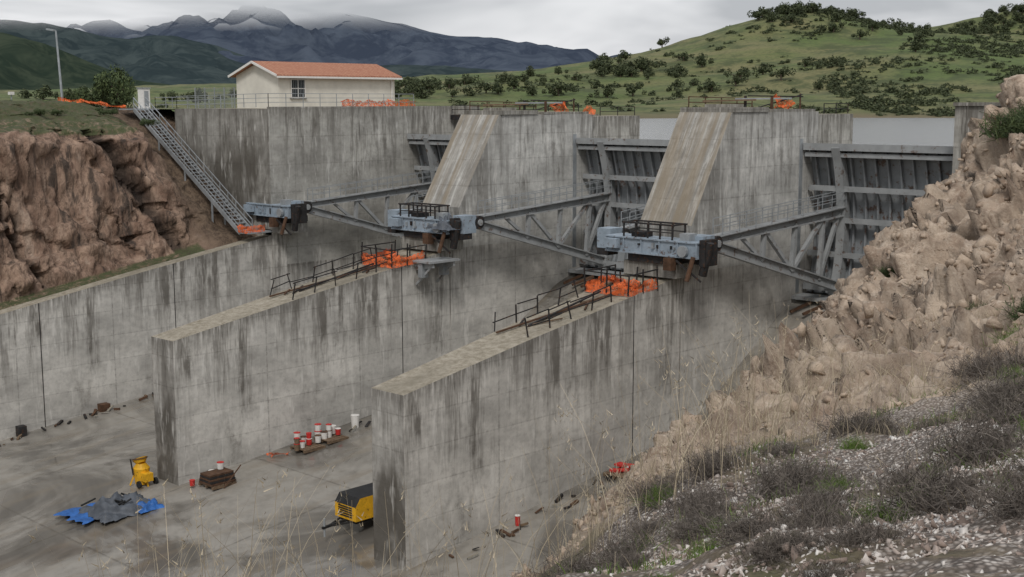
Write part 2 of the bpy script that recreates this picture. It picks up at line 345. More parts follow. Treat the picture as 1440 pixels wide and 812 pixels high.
# ---------------------------------------------------------------- gates
HY,HZ,RR=-9.4,-5.6,10.2
def sy(z): return HY+math.sqrt(RR*RR-(z-HZ)**2)
def gate(x0,x1,last=False):
    e=empty('radial_gate'); m=MB(); zt,zb=-1.72,-8.85
    zs=np.linspace(zb,zt,12)
    for a,b in zip(zs[:-1],zs[1:]):
        m.add([(x0,sy(a),a),(x1,sy(a),a),(x1,sy(b),b),(x0,sy(b),b),(x0,sy(a)+.05,a),(x1,sy(a)+.05,a),(x1,sy(b)+.05,b),(x0,sy(b)+.05,b)],[(0,1,2,3),(7,6,5,4)],M_gate)
    x=x0+.35
    while x<x1-.1:
        for a,b in zip(zs[:-1],zs[1:]): m.beam((x,sy(a)-.11,a),(x,sy(b)-.11,b),.09,.22,M_gate,(0,1,0))
        x+=.62
    m.obj('skin_plate_and_ribs',e)
    m=MB()
    for z,h in ((-2.15,.14),(-3.75,.20),(-5.25,.2),(-6.9,.2),(-8.5,.25)):
        y=sy(z)-.42
        m.box((x0+.05,y-.18,z-h/2),(x1-.05,y+.17,z-h/2+.05),M_steel); m.box((x0+.05,y-.2,z-h/2-.02),(x1-.05,y-.16,z+h/2+.04),M_steel)
    for x in ((x0+1.75,) if last else (x0+1.75,x1-1.75)):
        for a,b in zip(zs[:-1],zs[1:]):
            m.beam((x,sy(a)-.4,a),(x,sy(b)-.4,b),.42,.5,M_steel,(0,1,0))
    m.box((x0+.03,-.45,-1.70),(x1-.03,.05,-1.64),M_steel)
    x=x0+.1
    while x<x1-.1:
        m.box((x,-.5,-1.9),(x+.1,.0,-1.702),M_steel); x+=.36
    m.box((x0+.03,-.54,-1.93),(x1-.03,-.505,-1.60),M_steel)
    m.obj('girders',e)
    arms=[(1,x0+1.05,x0+1.75)]
    if not last: arms.append((-1,x1-1.05,x1-1.75))
    for sgn,xh,xg in arms:
        m=MB(); hub=Vector((xh,HY,HZ)); U1=Vector((xg,sy(-4.85)-.6,-4.85)); L1=Vector((xg,sy(-8.3)-.6,-8.35))
        m.ibeam(hub+Vector((0,0,.12)),U1,.36,.40,M_steel,.06); m.ibeam(hub-Vector((0,0,.1)),L1,.36,.46,M_steel,.06)
        pu=lambda t: hub.lerp(U1,t); pl=lambda t: hub.lerp(L1,t)
        for a,b in ((.38,.38),(.62,.62),(.85,.85)): m.beam(pu(a),pl(b),.2,.18,M_steel,(0,1,0))
        for a,b in ((.38,.62),(.85,.62)): m.beam(pu(a),pl(b),.19,.17,M_steel)
        m.beam(pu(.98),pl(.85),.18,.17,M_steel); m.beam(pu(.2),pl(.38),.16,.15,M_steel)
        o=Vector((0,0,.25)); m.beam(pu(.03)+o,U1+o,.55,.05,M_steel)
        for sx in (-.25,.25):
            for hgt in (.38,.72):
                q=Vector((sx,0,.25+hgt)); m.beam(pu(.04)+q,U1+q,.032,.032,M_galv)
            for i in range(9):
                q=pu(.04+.12*i)+Vector((sx,0,.25)); m.beam(q,q+Vector((0,0,.73)),.032,.032,M_galv)
        m.obj('radial_arm',e)
        m=MB()
        m.cyl((xh-.4,HY-.1,HZ),(xh+.4,HY-.1,HZ),.33,M_dark,16); m.cyl((xh-.5,HY-.1,HZ),(xh+.46,HY-.1,HZ),.16,M_steel,12)
        m.box((xh-.38,HY-1.2,HZ-.5),(xh+.38,HY-.35,HZ+.38),M_blue); m.box((xh-.3,HY-1.3,HZ-.8),(xh+.34,HY-.6,HZ-.504),M_dark)
        m.obj('trunnion_hub',e)
    m=MB(); m.box((x0+.05,-1.2,-9.05),(x1-.05,-.1,-8.87),M_steel)
    for i in range(4): m.beam((x0+.6+i*.8,-2.2-.2*i,-9.5),(x0+1.1+i*.8,-1.2,-9.1),.12,.12,M_rust)
    m.obj('bottom_beam',e)
gate(0.03,11.2); gate(14.08,25.5); gate(28.38,36.25,True)

def girder(xa,xb,full=True):
    m=MB(); z0,z1=-6.12,-5.42;y0,y1=-11.15,-10.15
    m.box((xa,y0,z0+.06),(xb,y1,z1-.06),M_blue)
    m.box((xa-.05,y0-.08,z1-.06),(xb+.05,y1+.08,z1),M_blue); m.box((xa-.05,y0-.08,z0),(xb+.05,y1+.08,z0+.06),M_blue)
    for i in range(6):
        x=xa+(xb-xa)*i/5; m.box((x-.025,y0-.06,z0+.062),(x+.025,y0-.002,z1-.062),M_blue)
    xm=(xa+xb)/2
    m.box((xm-1.3,y0+.1,z0-.35),(xm+1.1,y1+1.0,z0-.004),M_dark)
    m.box((xm-1.6,y0+.2,z0-.95),(xm+1.2,y1+.9,z0-.354),M_conab)
    m.box((xa+.1,y0-.35,z1-.5),(xa+.8,y0-.09,z1-.1),M_blue)
    m.cyl((xb-.6,y0-.25,z0+.3),(xb-.6,y0-.09,z0+.3),.24,M_galv,12)
    m.box((xb+.052,y0+.1,z0-.3),(xb+.35,y1,z1+.1),M_dark)
    m.cyl((xb+.1,y0+.3,z0-.7),(xb+.45,y0+.3,z1),.18,M_dark,10)
    m.cyl((xb-.2,y0-.4,z0-.9),(xb-.1,y0-.1,z0+.1),.1,M_rust,8)
    m.box((xb-1.5,y0-.3,z0-.55),(xb-1.1,y0+.08,z0-.02),M_rust); m.beam((xb-.9,y0-.2,z0-.1),(xb+.3,y0-.1,z0-.9),.07,.07,M_dark)
    m.box((xa+1.2,y0+.2,z1+.003),(xa+1.9,y1-.2,z1+.22),M_dark); m.box((xb-1.,y0+.15,z1+.003),(xb-.5,y1-.3,z1+.3),M_galv)
    rs=random.Random(int(xa)+9)
    for i in range(6):
        x=rs.uniform(xa+.1,xb-.1); m.box((x,y0-.12,z0+rs.uniform(.15,.4)),(x+rs.uniform(.04,.1),y0-.003,z0+rs.uniform(.42,.55)),rs.choice([M_dark,M_galv,M_blue]))
    m.obj('trunnion_girder')
    if full:
        m=MB()
        x0,x1,yy0,yy1,zz=xm-1.5,xm+1.1,y0+.05,y1-.05,z1+.002
        for x in np.linspace(x0,x1,5):
            for y in (yy0,yy1): m.beam((x,y,zz),(x,y,zz+.62),.06,.06,M_dark)
        for y in (yy0,yy1):
            m.beam((x0-.1,y,zz+.62),(x1+.1,y,zz+.62),.09,.07,M_dark); m.beam((x0,y,zz+.3),(x1,y,zz+.3),.04,.04,M_dark)
        for x in (x0,x1): m.beam((x,yy0,zz+.62),(x,yy1,zz+.62),.07,.06,M_dark)
        m.obj('girder_handrail')
girder(25.1,29.9); girder(10.8,14.9); girder(-2.1,1.9,False)

def curtain(name,pts,h,n=24,seed=0,droop=.25,mat=None,thick=.12):
    rs=np.random.default_rng(seed); P=np.array(pts,float)
    L=np.r_[0,np.cumsum(np.linalg.norm(np.diff(P,axis=0),axis=1))]
    t=np.linspace(0,L[-1],n*len(pts)); B=np.stack([np.interp(t,L,P[:,i]) for i in range(3)],1)
    nv=6; V=[]
    for i in range(len(t)):
        hh=h*(1-droop*abs(math.sin(t[i]*2.1+seed))-.2*rs.random())
        for j in range(nv):
            f=j/(nv-1); q=noise.noise_vector(Vector((t[i]*2.2,f*2.5,seed*3.1)))*thick
            V.append(B[i]+np.array([q.x,q.y,f*hh+q.z*.5]))
    return raw(name,V,gridfaces(len(t),nv),mat or M_orange,False)
def netdeck(xc,y0,y1,z,name,seed):
    w=1.15
    curtain(name,[(xc-w,y1,z),(xc-w,y0,z-.15),(xc+w,y0,z-.15),(xc+w,y1,z),(xc+w-.3,y1+.2,z)],.62,14,seed)
    curtain(name,[(xc-w,y1-.4,z+.05),(xc-.2,y0+.9,z+.1),(xc+w,y0+.6,z+.05)],.5,14,seed+3,thick=.35)
    m=MB(); rs=random.Random(seed)
    for x in (xc-w,xc,xc+w):
        for y in (y0,y0+1.,y1): m.beam((x,y,z-.1),(x+rs.uniform(-.1,.1),y,z+rs.uniform(.7,1.)),.05,.05,M_dark)
    m.beam((xc-w,y0,z+.75),(xc+w,y0,z+.72),.05,.05,M_dark); m.beam((xc-w,y0,z+.75),(xc-w,y1,z+.8),.05,.05,M_dark); m.beam((xc+w,y0,z+.72),(xc+w,y1,z+.82),.05,.05,M_dark)
    for i in range(4): m.beam((xc-w+.2+i*.5,y0+.3,z+.04),(xc-w+.3+i*.5,y1,z+.16),.22,.05,M_wood)
    m.obj('scaffold_deck')
netdeck(27.1,-13.6,-11.6,-7.45,'orange_safety_netting',1); netdeck(12.7,-13.9,-11.7,-7.5,'orange_safety_netting',2)
def wallrail(xl,xr,y0,y1,seed):
    m=MB(); rs=random.Random(seed)
    for x in (xl,xr):
        pts=[]
        yy=y0
        while yy<=y1:
            z=topz(yy); tilt=rs.uniform(-.12,.12)
            m.beam((x,yy,z),(x+tilt,yy+rs.uniform(-.2,.2),z+.75),.045,.045,M_dark); pts.append((x+tilt,yy,z)); yy+=1.25
        for a,b in zip(pts[:-1],pts[1:]):
            for h in (.35,.72):
                if rs.random()<.12: continue
                m.beam((a[0],a[1],a[2]+h+rs.uniform(-.06,.06)),(b[0],b[1],b[2]+h+rs.uniform(-.06,.06)),.04,.04,M_dark)
    m.beam((xl+.4,y0-.3,topz(y0)+.05),(xr-.5,y1,topz(y1)+.1),.09,.06,M_rust); m.beam((xl+.9,y0+1,topz(y0+1)+.06),(xl+.7,y1-.5,topz(y1)+.1),.09,.06,M_dark)
    for i in range(5):
        y=rs.uniform(y0,y1-1); m.beam((rs.uniform(xl+.2,xr-.2),y,topz(y)+.06),(rs.uniform(xl+.2,xr-.2),y+rs.uniform(.4,1.6),topz(y+1)+.08),.07,.05,rs.choice([M_rust,M_wood,M_dark]))
    m.obj('scaffold_railing')
wallrail(26.15,27.95,-19.3,-13.2,1); wallrail(11.75,13.5,-19.6,-13.0,2)
m=MB()
for y in (-12.3,-10.9):
    m.beam((13.85,y,-7.75),(15.1,y,-7.55),.12,.25,M_steel); m.beam((13.85,y,-8.6),(14.9,y,-7.7),.1,.1,M_steel)
m.box((13.95,-12.6,-7.45),(15.2,-10.6,-7.35),M_steel); m.box((14.2,-12.5,-8.2),(14.5,-12.1,-7.5),M_galv); m.box((14.2,-11.1,-8.2),(14.5,-10.7,-7.5),M_galv)
m.obj('bracket_platform')
def tarp(name,c,sx,sy_,h,mat,seed,n=26):
    V=[]
    for i in range(n):
        for j in range(n):
            u=i/(n-1)*2-1;v=j/(n-1)*2-1; r=max(abs(u),abs(v)); f=max(0,1-r**2.2)
            q=noise.fractal(Vector((u*2.2+seed,v*2.2,seed)),1.,2.,4)
            k=noise.noise(Vector((u*5,v*5,seed)))
            V.append((c[0]+u*sx*(1+.25*q),c[1]+v*sy_*(1+.3*q),c[2]+f*h*(.65+.8*q)+.10*abs(k)*h+.02))
    return raw(name,V,gridfaces(n,n),mat,False)
tarp('tarpaulin_cover',(14.6,-10.9,-5.9),.75,.6,.75,M_tarp,3)

def railing(name,pts,h=.62,step=1.1,mat=None,r=.03,mids=2):
    mat=mat or M_galv; m=MB()
    for a,b in zip(pts[:-1],pts[1:]):
        a=Vector(a);b=Vector(b);n=max(1,int((b-a).length/step))
        for i in range(n+1):
            q=a.lerp(b,i/n); m.beam(q,q+Vector((0,0,h)),r,r,mat)
        for k in range(mids+1):
            zz=Vector((0,0,h*(1-k/(mids+1)))); m.beam(a+zz,b+zz,r,r,mat)
    return m.obj(name)
railing('platform_railing',[(-9.7,-10.9,0),(-.1,-10.9,0.12),(-.1,.2,.12)],.75,1.2)
railing('platform_railing',[(-9.7,-10.9,0),(-12.2,-10.9,0),(-12.2,-6,0)],.7,1.2)
curtain('orange_safety_netting',[(-.25,-5.5,.1),(-.2,-3.0,.1),(-.2,.4,.1)],.5,16,5)
curtain('orange_safety_netting',[(-13.0,-12.5,.0),(-15,-14.2,.35),(-17,-15.0,.5)],.28,12,6,.5)
for X,zt,ye in ((14.,-.30,5.6),(28.28,-.12,4.9)):
    railing('pier_railing',[(X-2.5,-6.2,zt+.2),(X-2.5,-1,zt+.12)],.5,1.3,M_rust,.04,1)
    railing('pier_railing',[(X-.3,2.,zt-.13),(X-.5,ye-.2,zt-.13)],.5,1.3,M_dark,.035,1)
    m=MB(); m.beam((X-2.3,-5.4,zt+.5),(X-.4,-3.9,zt+.55),.25,.08,M_wood); m.beam((X-2.0,-3.2,zt+.6),(X+.2,-1.8,zt+.62),.2,.07,M_galv)
    m.beam((X-2.4,-1.5,zt+.75),(X+.6,-1.5,zt+.7),.1,.06,M_dark); m.beam((X-1.7,-2.8,zt+.12),(X-1.7,-2.8,zt+.75),.1,.1,M_dark); m.beam((X-.5,-2.4,zt+.12),(X-.5,-2.4,zt+.7),.1,.1,M_rust)
    m.beam((X-1.,-3.2,zt+.13),(X-.1,-.4,zt+.8),.05,.05,M_dark); m.beam((X-.2,-.4,zt+.13),(X-.2,-.4,zt+.85),.06,.06,M_rust)
    m.box((X-1.9,-5.8,zt+.224),(X-.6,-4.6,zt+.36),M_conab); m.obj('timber_and_steel_stack')
    curtain('orange_safety_netting',[(X-.5,-2.0,zt+.2),(X-.4,-1.2,zt+.15),(X-.2,-1.0,zt+.1)],.62,10,int(X),.3,None,.3)
curtain('orange_safety_netting',[(13.9,.4,-.3),(14.1,.9,-.3)],.55,8,9,.3,None,.3)
m=MB()
m.box((0.1,3.2,-.75),(11.2,3.5,-.45),M_dark)
m.box((0.1,4.6,-.75),(11.2,4.9,-.45),M_dark); m.box((0.1,3.2,-.44),(11.2,4.9,-.38),M_conab)
m.obj('service_footbridge')
railing('footbridge_railing',[(0.2,3.25,-.38),(11.0,3.25,-.38)],.55,1.2,M_dark,.04,1)

def stairs():
    e=empty('metal_staircase'); m=MB(); A=Vector((-11.6,-12.35,.0));B=Vector((-.55,-12.35,-6.95)); w=.42
    for s in (-w,w):
        o=Vector((0,s,-.05)); m.beam(A+o,B+o,.06,.26,M_galv)
    m.obj('stringers',e); m=MB(); n=38
    for i in range(n):
        q=A.lerp(B,(i+.5)/n); m.box((q.x-.13,q.y-w+.03,q.z-.02),(q.x+.13,q.y+w-.03,q.z+.02),M_galv)
    m.obj('treads',e); m=MB()
    for s in (-w,w):
        for h in (.32,.68): m.beam(A+Vector((0,s,h)),B+Vector((0,s,h)),.04,.04,M_galv)
        for i in range(15):
            q=A.lerp(B,i/14)+Vector((0,s,0)); m.beam(q,q+Vector((0,0,.68)),.035,.035,M_galv)
    m.obj('handrails',e); m=MB()
    m.box((-13.,-13.,-.08),(-11.6,-11.,-.0),M_galv)
    m.box((-.55,-12.9,-7.0),(.35,-11.2,-6.92),M_galv)
    for t in (.25,.5,.75):
        q=A.lerp(B,t)
        for s in (-w,w): m.beam(q+Vector((0,s,-.1)),q+Vector((0,s,-1.6)),.08,.08,M_galv)
    m.obj('landings',e)
stairs()
curtain('orange_safety_netting',[(-.5,-12.95,-6.95),(.3,-12.95,-6.95),(.3,-11.6,-6.95)],.5,10,12,.1)
m=MB(); m.box((-12.9,-11.7,0.004),(-12.3,-11.2,1.25),M_white); m.box((-12.95,-11.75,1.25),(-12.25,-11.15,1.31),M_galv); m.box((-12.32,-11.6,.15),(-12.29,-11.3,1.1),M_galv); m.obj('electrical_cabinet')

def house():
    e=empty('gatekeeper_house'); x0,x1,y0,y1=-9.5,-5.0,-6.6,2.9; zt=2.08; zr=2.85
    m=MB(); m.box((x0,y0,0.004),(x1,y1,zt),M_plaster)
    xm=(x0+x1)/2
    for y,o in ((y0,(0,1,2)),(y1,(2,1,0))): m.add([(x0,y,zt),(x1,y,zt),(xm,y,zr-.05)],[o],M_plaster)
    m.obj('walls',e); m=MB(); ov=.35
    for s,xa in ((-1,x0-ov),(1,x1+ov)):
        za=zt-ov*(zr-zt)/((x1-x0)/2)
        vs=[(xa,y0-ov,za),(xa,y1+ov,za),(xm,y1+ov,zr),(xm,y0-ov,zr),(xa,y0-ov,za+.1),(xa,y1+ov,za+.1),(xm,y1+ov,zr+.1),(xm,y0-ov,zr+.1)]
        fs=[(0,1,2,3),(4,5,6,7),(0,4,5,1),(0,3,7,4),(1,5,6,2)]
        m.add(vs,fs,M_roof)
    m.obj('roof',e); m=MB()
    m.box((x1+ov-.02,y0-ov,zt-.22),(x1+ov+.08,y1+ov,zt-.1),M_white)
    for s in (-1,1):
        m.beam((xm+s*((x1-x0)/2+ov),y0-ov-.03,zt-.08),(xm,y0-ov-.03,zr+.03),.05,.14,M_white)
    m.cyl((x1+.06,y1-.3,0.05),(x1+.06,y1-.3,zt-.1),.05,M_white,8)
    m.obj('gutter',e); m=MB()
    m.box((x1+.003,-5.65,.70),(x1+.03,-4.6,1.75),M_glass)
    for y in (-5.68,-4.62,-5.15): m.box((x1+.03,y,.66),(x1+.06,y+.06,1.8),M_white)
    for z in (.64,1.76,1.2): m.box((x1+.03,-5.62,z),(x1+.058,-4.62,z+.05),M_white)
    for i in range(1,8): m.box((x1+.062,-5.62+i*.125,.7),(x1+.075,-5.605+i*.125,1.76),M_galv)
    m.box((x1+.01,-5.75,.58),(x1+.12,-4.5,.64),M_conab)
    m.obj('window',e)
house()
m=MB()
for x in np.linspace(-14.5,-9.9,5): m.beam((x,-6.5,-.1),(x,-6.5,1.35),.06,.06,M_galv)
for z in np.linspace(.0,1.3,12): m.beam((-14.5,-6.5,z),(-9.9,-6.5,z),.012,.012,M_galv)
for x in np.linspace(-14.5,-9.9,34): m.beam((x,-6.5,0),(x,-6.5,1.3),.012,.012,M_galv)
m.obj('chain_link_fence')
m=MB(); m.cyl((-20.4,-12.9,-.6),(-20.9,-12.9,5.1),.09,M_galv,10,.06); m.beam((-20.9,-12.9,5.1),(-21.3,-13.1,5.2),.06,.06,M_galv); m.beam((-20.95,-12.95,5.12),(-21.5,-13.2,5.22),.26,.10,M_galv); m.cyl((-20.4,-12.9,-.6),(-20.4,-12.9,-.1),.18,M_conab,10); m.obj('street_lamp')
m=MB(); m.cyl((-22.4,-15.5,-.2),(-22.4,-15.5,.9),.04,M_galv,8); m.box((-22.55,-15.65,.9),(-22.25,-15.35,1.1),M_white); m.obj('bollard_light')

# ---------------------------------------------------------------- things on the chute floor
def bucket(m,x,y,z,r=.17,h=.36,body=None,lid=None,tilt=0):
    m.cyl((x,y,z),(x+tilt*h,y,z+h*.94),r*.86,body or M_white,12,r); m.cyl((x+tilt*h,y,z+h*.94),(x+tilt*h,y,z+h),r*1.06,lid or M_red,12)
def pallet(m,x,y,z,w=1.1,l=1.2):
    for i in range(6): m.box((x-w/2,y-l/2+i*l/6+.02,z+.1),(x+w/2,y-l/2+(i+1)*l/6-.03,z+.13),M_wood)
    for s in (-.45,0,.45): m.box((x+s*w-.05,y-l/2,z),(x+s*w+.05,y+l/2,z+.098),M_wood)
def groupb(cx,cy,nx,ny,name,two=True,seed=1,cols=None):
    rs=random.Random(seed); m=MB()
    for k in range(2): pallet(m,cx,cy-.7+k*1.35,floorz(cy-.7+k*1.35)+.02)
    for i in range(nx):
        for j in range(ny):
            if rs.random()<.15: continue
            x=cx-nx*.2+i*.4+rs.uniform(-.08,.08); y=cy-ny*.2+j*.4+rs.uniform(-.06,.06); zz=floorz(y)+.16
            b,l=rs.choice(cols or [(M_white,M_red),(M_white,M_white),(M_red,M_white),(M_white,M_rust),(M_wood,M_red)]); s=rs.uniform(.8,1.05)
            bucket(m,x,y,zz,.16*s,.36*s,b,l)
            if two and rs.random()<.5: bucket(m,x,y,zz+.37*s,.15*s,.3*s,b,M_red)
    m.obj(name)
groupb(14.9,-19.3,2,7,'paint_buckets')
m=MB(); z=floorz(-15.)
pallet(m,29.2,-15.,z+.02)
for i,(x,y) in enumerate([(29.0,-15.3),(29.3,-15.1),(29.1,-14.8),(29.45,-14.7)]): m.cyl((x-.2,y,z+.22+.05*i),(x+.2,y+.1,z+.24+.05*i),.1,M_red if i!=2 else M_white,10)
m.box((28.9,-15.2,z+.42),(29.3,-14.8,z+.5),M_red); m.obj('fuel_cans')
m=MB(); z=floorz(-24.9)
pallet(m,15.0,-24.9,z+.02)
for k in range(5): m.box((14.5+.03*k,-25.5,z+.16+.09*k),(15.5-.04*k,-24.3,z+.235+.09*k),M_dark if k%2 else M_rust)
bucket(m,14.3,-25.7,z,.12,.26,M_red,M_red); bucket(m,14.15,-24.6,z+.02,.16,.4,M_white,M_white); bucket(m,14.8,-24.6,z+.62,.15,.3,M_white,M_red)
m.beam((15.6,-25.,z),(15.75,-24.2,z+.9),.04,.04,M_rust); m.obj('pallet_stack')
curtain('orange_safety_netting',[(14.1,-21.6,floorz(-21.5)),(14.5,-21.3,floorz(-21.3)),(14.6,-20.9,floorz(-21))],.25,10,15,.4,None,.3)
tarp('tarpaulin_heap',(13.8,-28.9,floorz(-28.9)),1.05,1.2,.7,M_tarp,5); tarp('blue_tarpaulin',(13.1,-29.3,floorz(-29.3)),1.1,1.4,.16,M_tarpb,8); tarp('blue_tarpaulin',(14.6,-28.0,floorz(-28.)),.5,.6,.3,M_tarpb,9)
m=MB(); rs=random.Random(3)
for i in range(9):
    a=rs.uniform(0,6.28); q=Vector((13.8+rs.uniform(-.7,.7),-28.9+rs.uniform(-.7,.7),floorz(-28.9)+rs.uniform(.4,.6))); m.cyl(q,q+Vector((math.cos(a)*.6,math.sin(a)*.6,-.3)),.04,M_black,8)
m.obj('hoses')
def mixer(x,y):
    e=empty('concrete_mixer'); z=floorz(y); m=MB()
    m.cyl((x,y,z+.05),(x,y,z+.75),.28,M_yellow,16,.36); m.cyl((x,y,z+.75),(x,y,z+.95),.36,M_yellow,16,.2); m.cyl((x,y,z+.95),(x-.1,y,z+1.12),.2,M_yellow,14,.33); m.cyl((x-.1,y,z+1.12),(x-.11,y,z+1.16),.34,M_rust,16)
    m.obj('drum',e); m=MB()
    for a in (0,2.1,4.2): m.beam((x+.5*math.cos(a),y+.5*math.sin(a),z),(x+.25*math.cos(a),y+.25*math.sin(a),z+.6),.06,.06,M_yellow)
    m.box((x+.25,y-.2,z+.25),(x+.62,y+.2,z+.6),M_yellow); m.cyl((x+.45,y-.45,z+.16),(x+.45,y-.35,z+.16),.16,M_black,12); m.cyl((x+.45,y+.35,z+.16),(x+.45,y+.45,z+.16),.16,M_black,12)
    m.beam((x,y-.4,z+.5),(x-.1,y-.45,z+1.2),.05,.05,M_dark); m.obj('frame',e)
mixer(11.9,-26.7)
def compressor(x,y):
    e=empty('towable_air_compressor'); z=floorz(y); m=MB(); L=1.5;w=.62
    prof=[(-L,.45),(L,.45),(L,.95),(L*.85,1.32),(-L*.85,1.32),(-L,1.0)]
    ww=w; n=len(prof); vs=[(x-ww,y+p,z+q) for p,q in prof]+[(x+ww,y+p,z+q) for p,q in prof]
    m.add(vs,[tuple(range(n-1,-1,-1)),tuple(range(n,2*n))],M_yellow); m.add(vs,[(i,(i+1)%n,n+(i+1)%n,n+i) for i in (1,5,0)],M_yellow); m.add(vs,[(i,(i+1)%n,n+(i+1)%n,n+i) for i in (2,3,4)],M_black)
    m.box((x-w-.02,y-L+.1,z+.62),(x-w-.003,y-.2,z+.68),M_black)
    for sgn in (-1,1):
        for i in range(6): m.box((x+sgn*(w+.012)-.01,y+.1+i*.18,z+.6),(x+sgn*(w+.012)+.01,y+.2+i*.18,z+1.0),M_black)
    for i in range(5): m.box((x-.4,y-L-.02,z+.55+i*.09),(x+.4,y-L-.004,z+.6+i*.09),M_black)
    m.obj('canopy',e); m=MB()
    m.box((x-.5,y-L+.1,z+.32),(x+.5,y+L-.1,z+.448),M_black)
    for sgn in (-1,1):
        m.cyl((x+sgn*.66,y+.1,z+.27),(x+sgn*.84,y+.1,z+.27),.27,M_black,18); m.cyl((x+sgn*.845,y+.1,z+.27),(x+sgn*.86,y+.1,z+.27),.13,M_galv,12)
        m.box((x+sgn*.75-.13,y-.3,z+.56),(x+sgn*.75+.13,y+.5,z+.6),M_black)
    m.beam((x,y-L,z+.4),(x,y-L-1.1,z+.35),.09,.09,M_black); m.beam((x-.35,y-L,z+.4),(x,y-L-.8,z+.36),.06,.06,M_black); m.beam((x+.35,y-L,z+.4),(x,y-L-.8,z+.36),.06,.06,M_black)
    m.cyl((x,y-L-1.,z),(x,y-L-1.,z+.7),.04,M_galv,8); m.obj('chassis',e)
compressor(23.9,-23.6)
m=MB(); rs=random.Random(11)
for (xx,y0,y1,n) in ((.5,-28,-15,34),(28.9,-25,-10,30),(14.4,-19,-13,14)):
    for i in range(n):
        y=rs.uniform(y0,y1); x=xx+rs.uniform(-.2,.6); a=rs.uniform(0,3.1); l=rs.uniform(.1,.6)
        m.beam((x,y,floorz(y)+.05),(x+l*math.cos(a),y+l*math.sin(a),floorz(y+l*math.sin(a))+rs.uniform(.03,.2)),rs.uniform(.04,.14),rs.uniform(.03,.12),rs.choice([M_rust,M_dark,M_wood,M_conab,M_dark]))
m.box((.1,-26.8,floorz(-26.8)),(.5,-26.4,floorz(-26.8)+.55),M_dark); m.box((.15,-22.4,floorz(-22.4)),(.6,-21.9,floorz(-22.4)+.4),M_rust)
m.obj('construction_debris')
m=MB(); bucket(m,28.9,-20.9,floorz(-20.9),.10,.4,M_red,M_white); m.obj('marker_post')
m=MB(); bucket(m,14.5,-16.9,floorz(-16.9),.2,.6,M_white,M_white); m.obj('plastic_drum')

# ---------------------------------------------------------------- left bank: cliff + plateau edge
def leftbank():
    yv=np.concatenate([np.linspace(-75,-32,40),np.linspace(-31.5,-9,180)]); ns=130
    V=[];E=[];G=[];CR=[]
    def lerp(a,b,t): return a+(b-a)*t
    for y in yv:
        wt=topz(min(y,-9.6)); k=min(1,max(0,(y+16.2)/3.2)); k=k*k*(3-2*k)
        rockp=[(-.88,wt-.25),(-2.6,wt-.1),(-3.2,wt+.9),(-3.8,wt*.5-1.2),(-4.6,-1.9),(-6.2,-1.1),(-10,-.35),(-14,.35),(-24,.5),(-40,.2)]
        earp=[(-.88,wt-.25),(-1.5,-7.3),(-3.0,-6.2),(-4.5,-5.2),(-6.3,-4.1),(-8.6,-2.6),(-11,-.9),(-13.5,-.05),(-24,.1),(-40,.0)]
        prof=[(lerp(a[0],b[0],k),lerp(a[1],b[1],k)) for a,b in zip(rockp,earp)]
        seg=np.array([0]+[1.2,1.6,3.4,3.0,1.6,3.2,3.2,2.5,2.0]); L=np.cumsum(seg); t=np.linspace(0,L[-1],ns)
        X=np.interp(t,L,[p[0] for p in prof]); Z=np.interp(t,L,[p[1] for p in prof])
        for i in range(ns):
            x,z=X[i],Z[i]; st=min(1,max(0,(t[i]-1.)/1.))*min(1,max(.55,(L[5]+1.-t[i])/1.5 if t[i]>L[5]-.5 else 1))
            a=noise.fractal(Vector((x*.3,y*.3,z*.15)),.9,2.1,6); r=noise.fractal(Vector((x*1.1+9,y*1.1,z*.5)),.8,2.2,5)
            w=noise.noise(Vector((y*.3,z*.3,4.)))
            c=noise.cell(Vector((y*.35+1.2*w,z*.17+w,x*.3)))+.4*noise.cell(Vector((y*.95+1.5*w,z*.45+w,x*.3)))
            crack=max(0,1-abs((y+16.6)+.42*(z+5)+.7*r)/.6)
            crack2=max(0,1-abs((y+24.6)+.2*(z+5)+.9*r)/.3)*.6
            cc=max(crack,crack2)*(1 if z<-1 else 0)
            amp=lerp(1.,.45,k)*st
            V.append((x+amp*(.8*a+.25*r+.6*(c-.7))-1.5*cc*st,y+amp*.25*r,z+amp*(.35*a+.2*r)))
            CR.append(min(1,cc*1.6)); E.append((k if z<-.6 else max(k,.8))); G.append(1. if (z>-1.3 and k<.9) or (t[i]<1.3 and k<.5) else 0.)
    raw('rock_cliff',V,gridfaces(len(yv),ns),M_cliff,False,None,{'earth':E,'grass':G,'crack':CR})
leftbank()
m=MB(); m.add([(-70,-10.9,-.15),(-9.75,-10.9,-.03),(-9.75,7,-.03),(-70,7,-.15)],[(0,1,2,3)],M_hill); m.obj('plateau_ground')

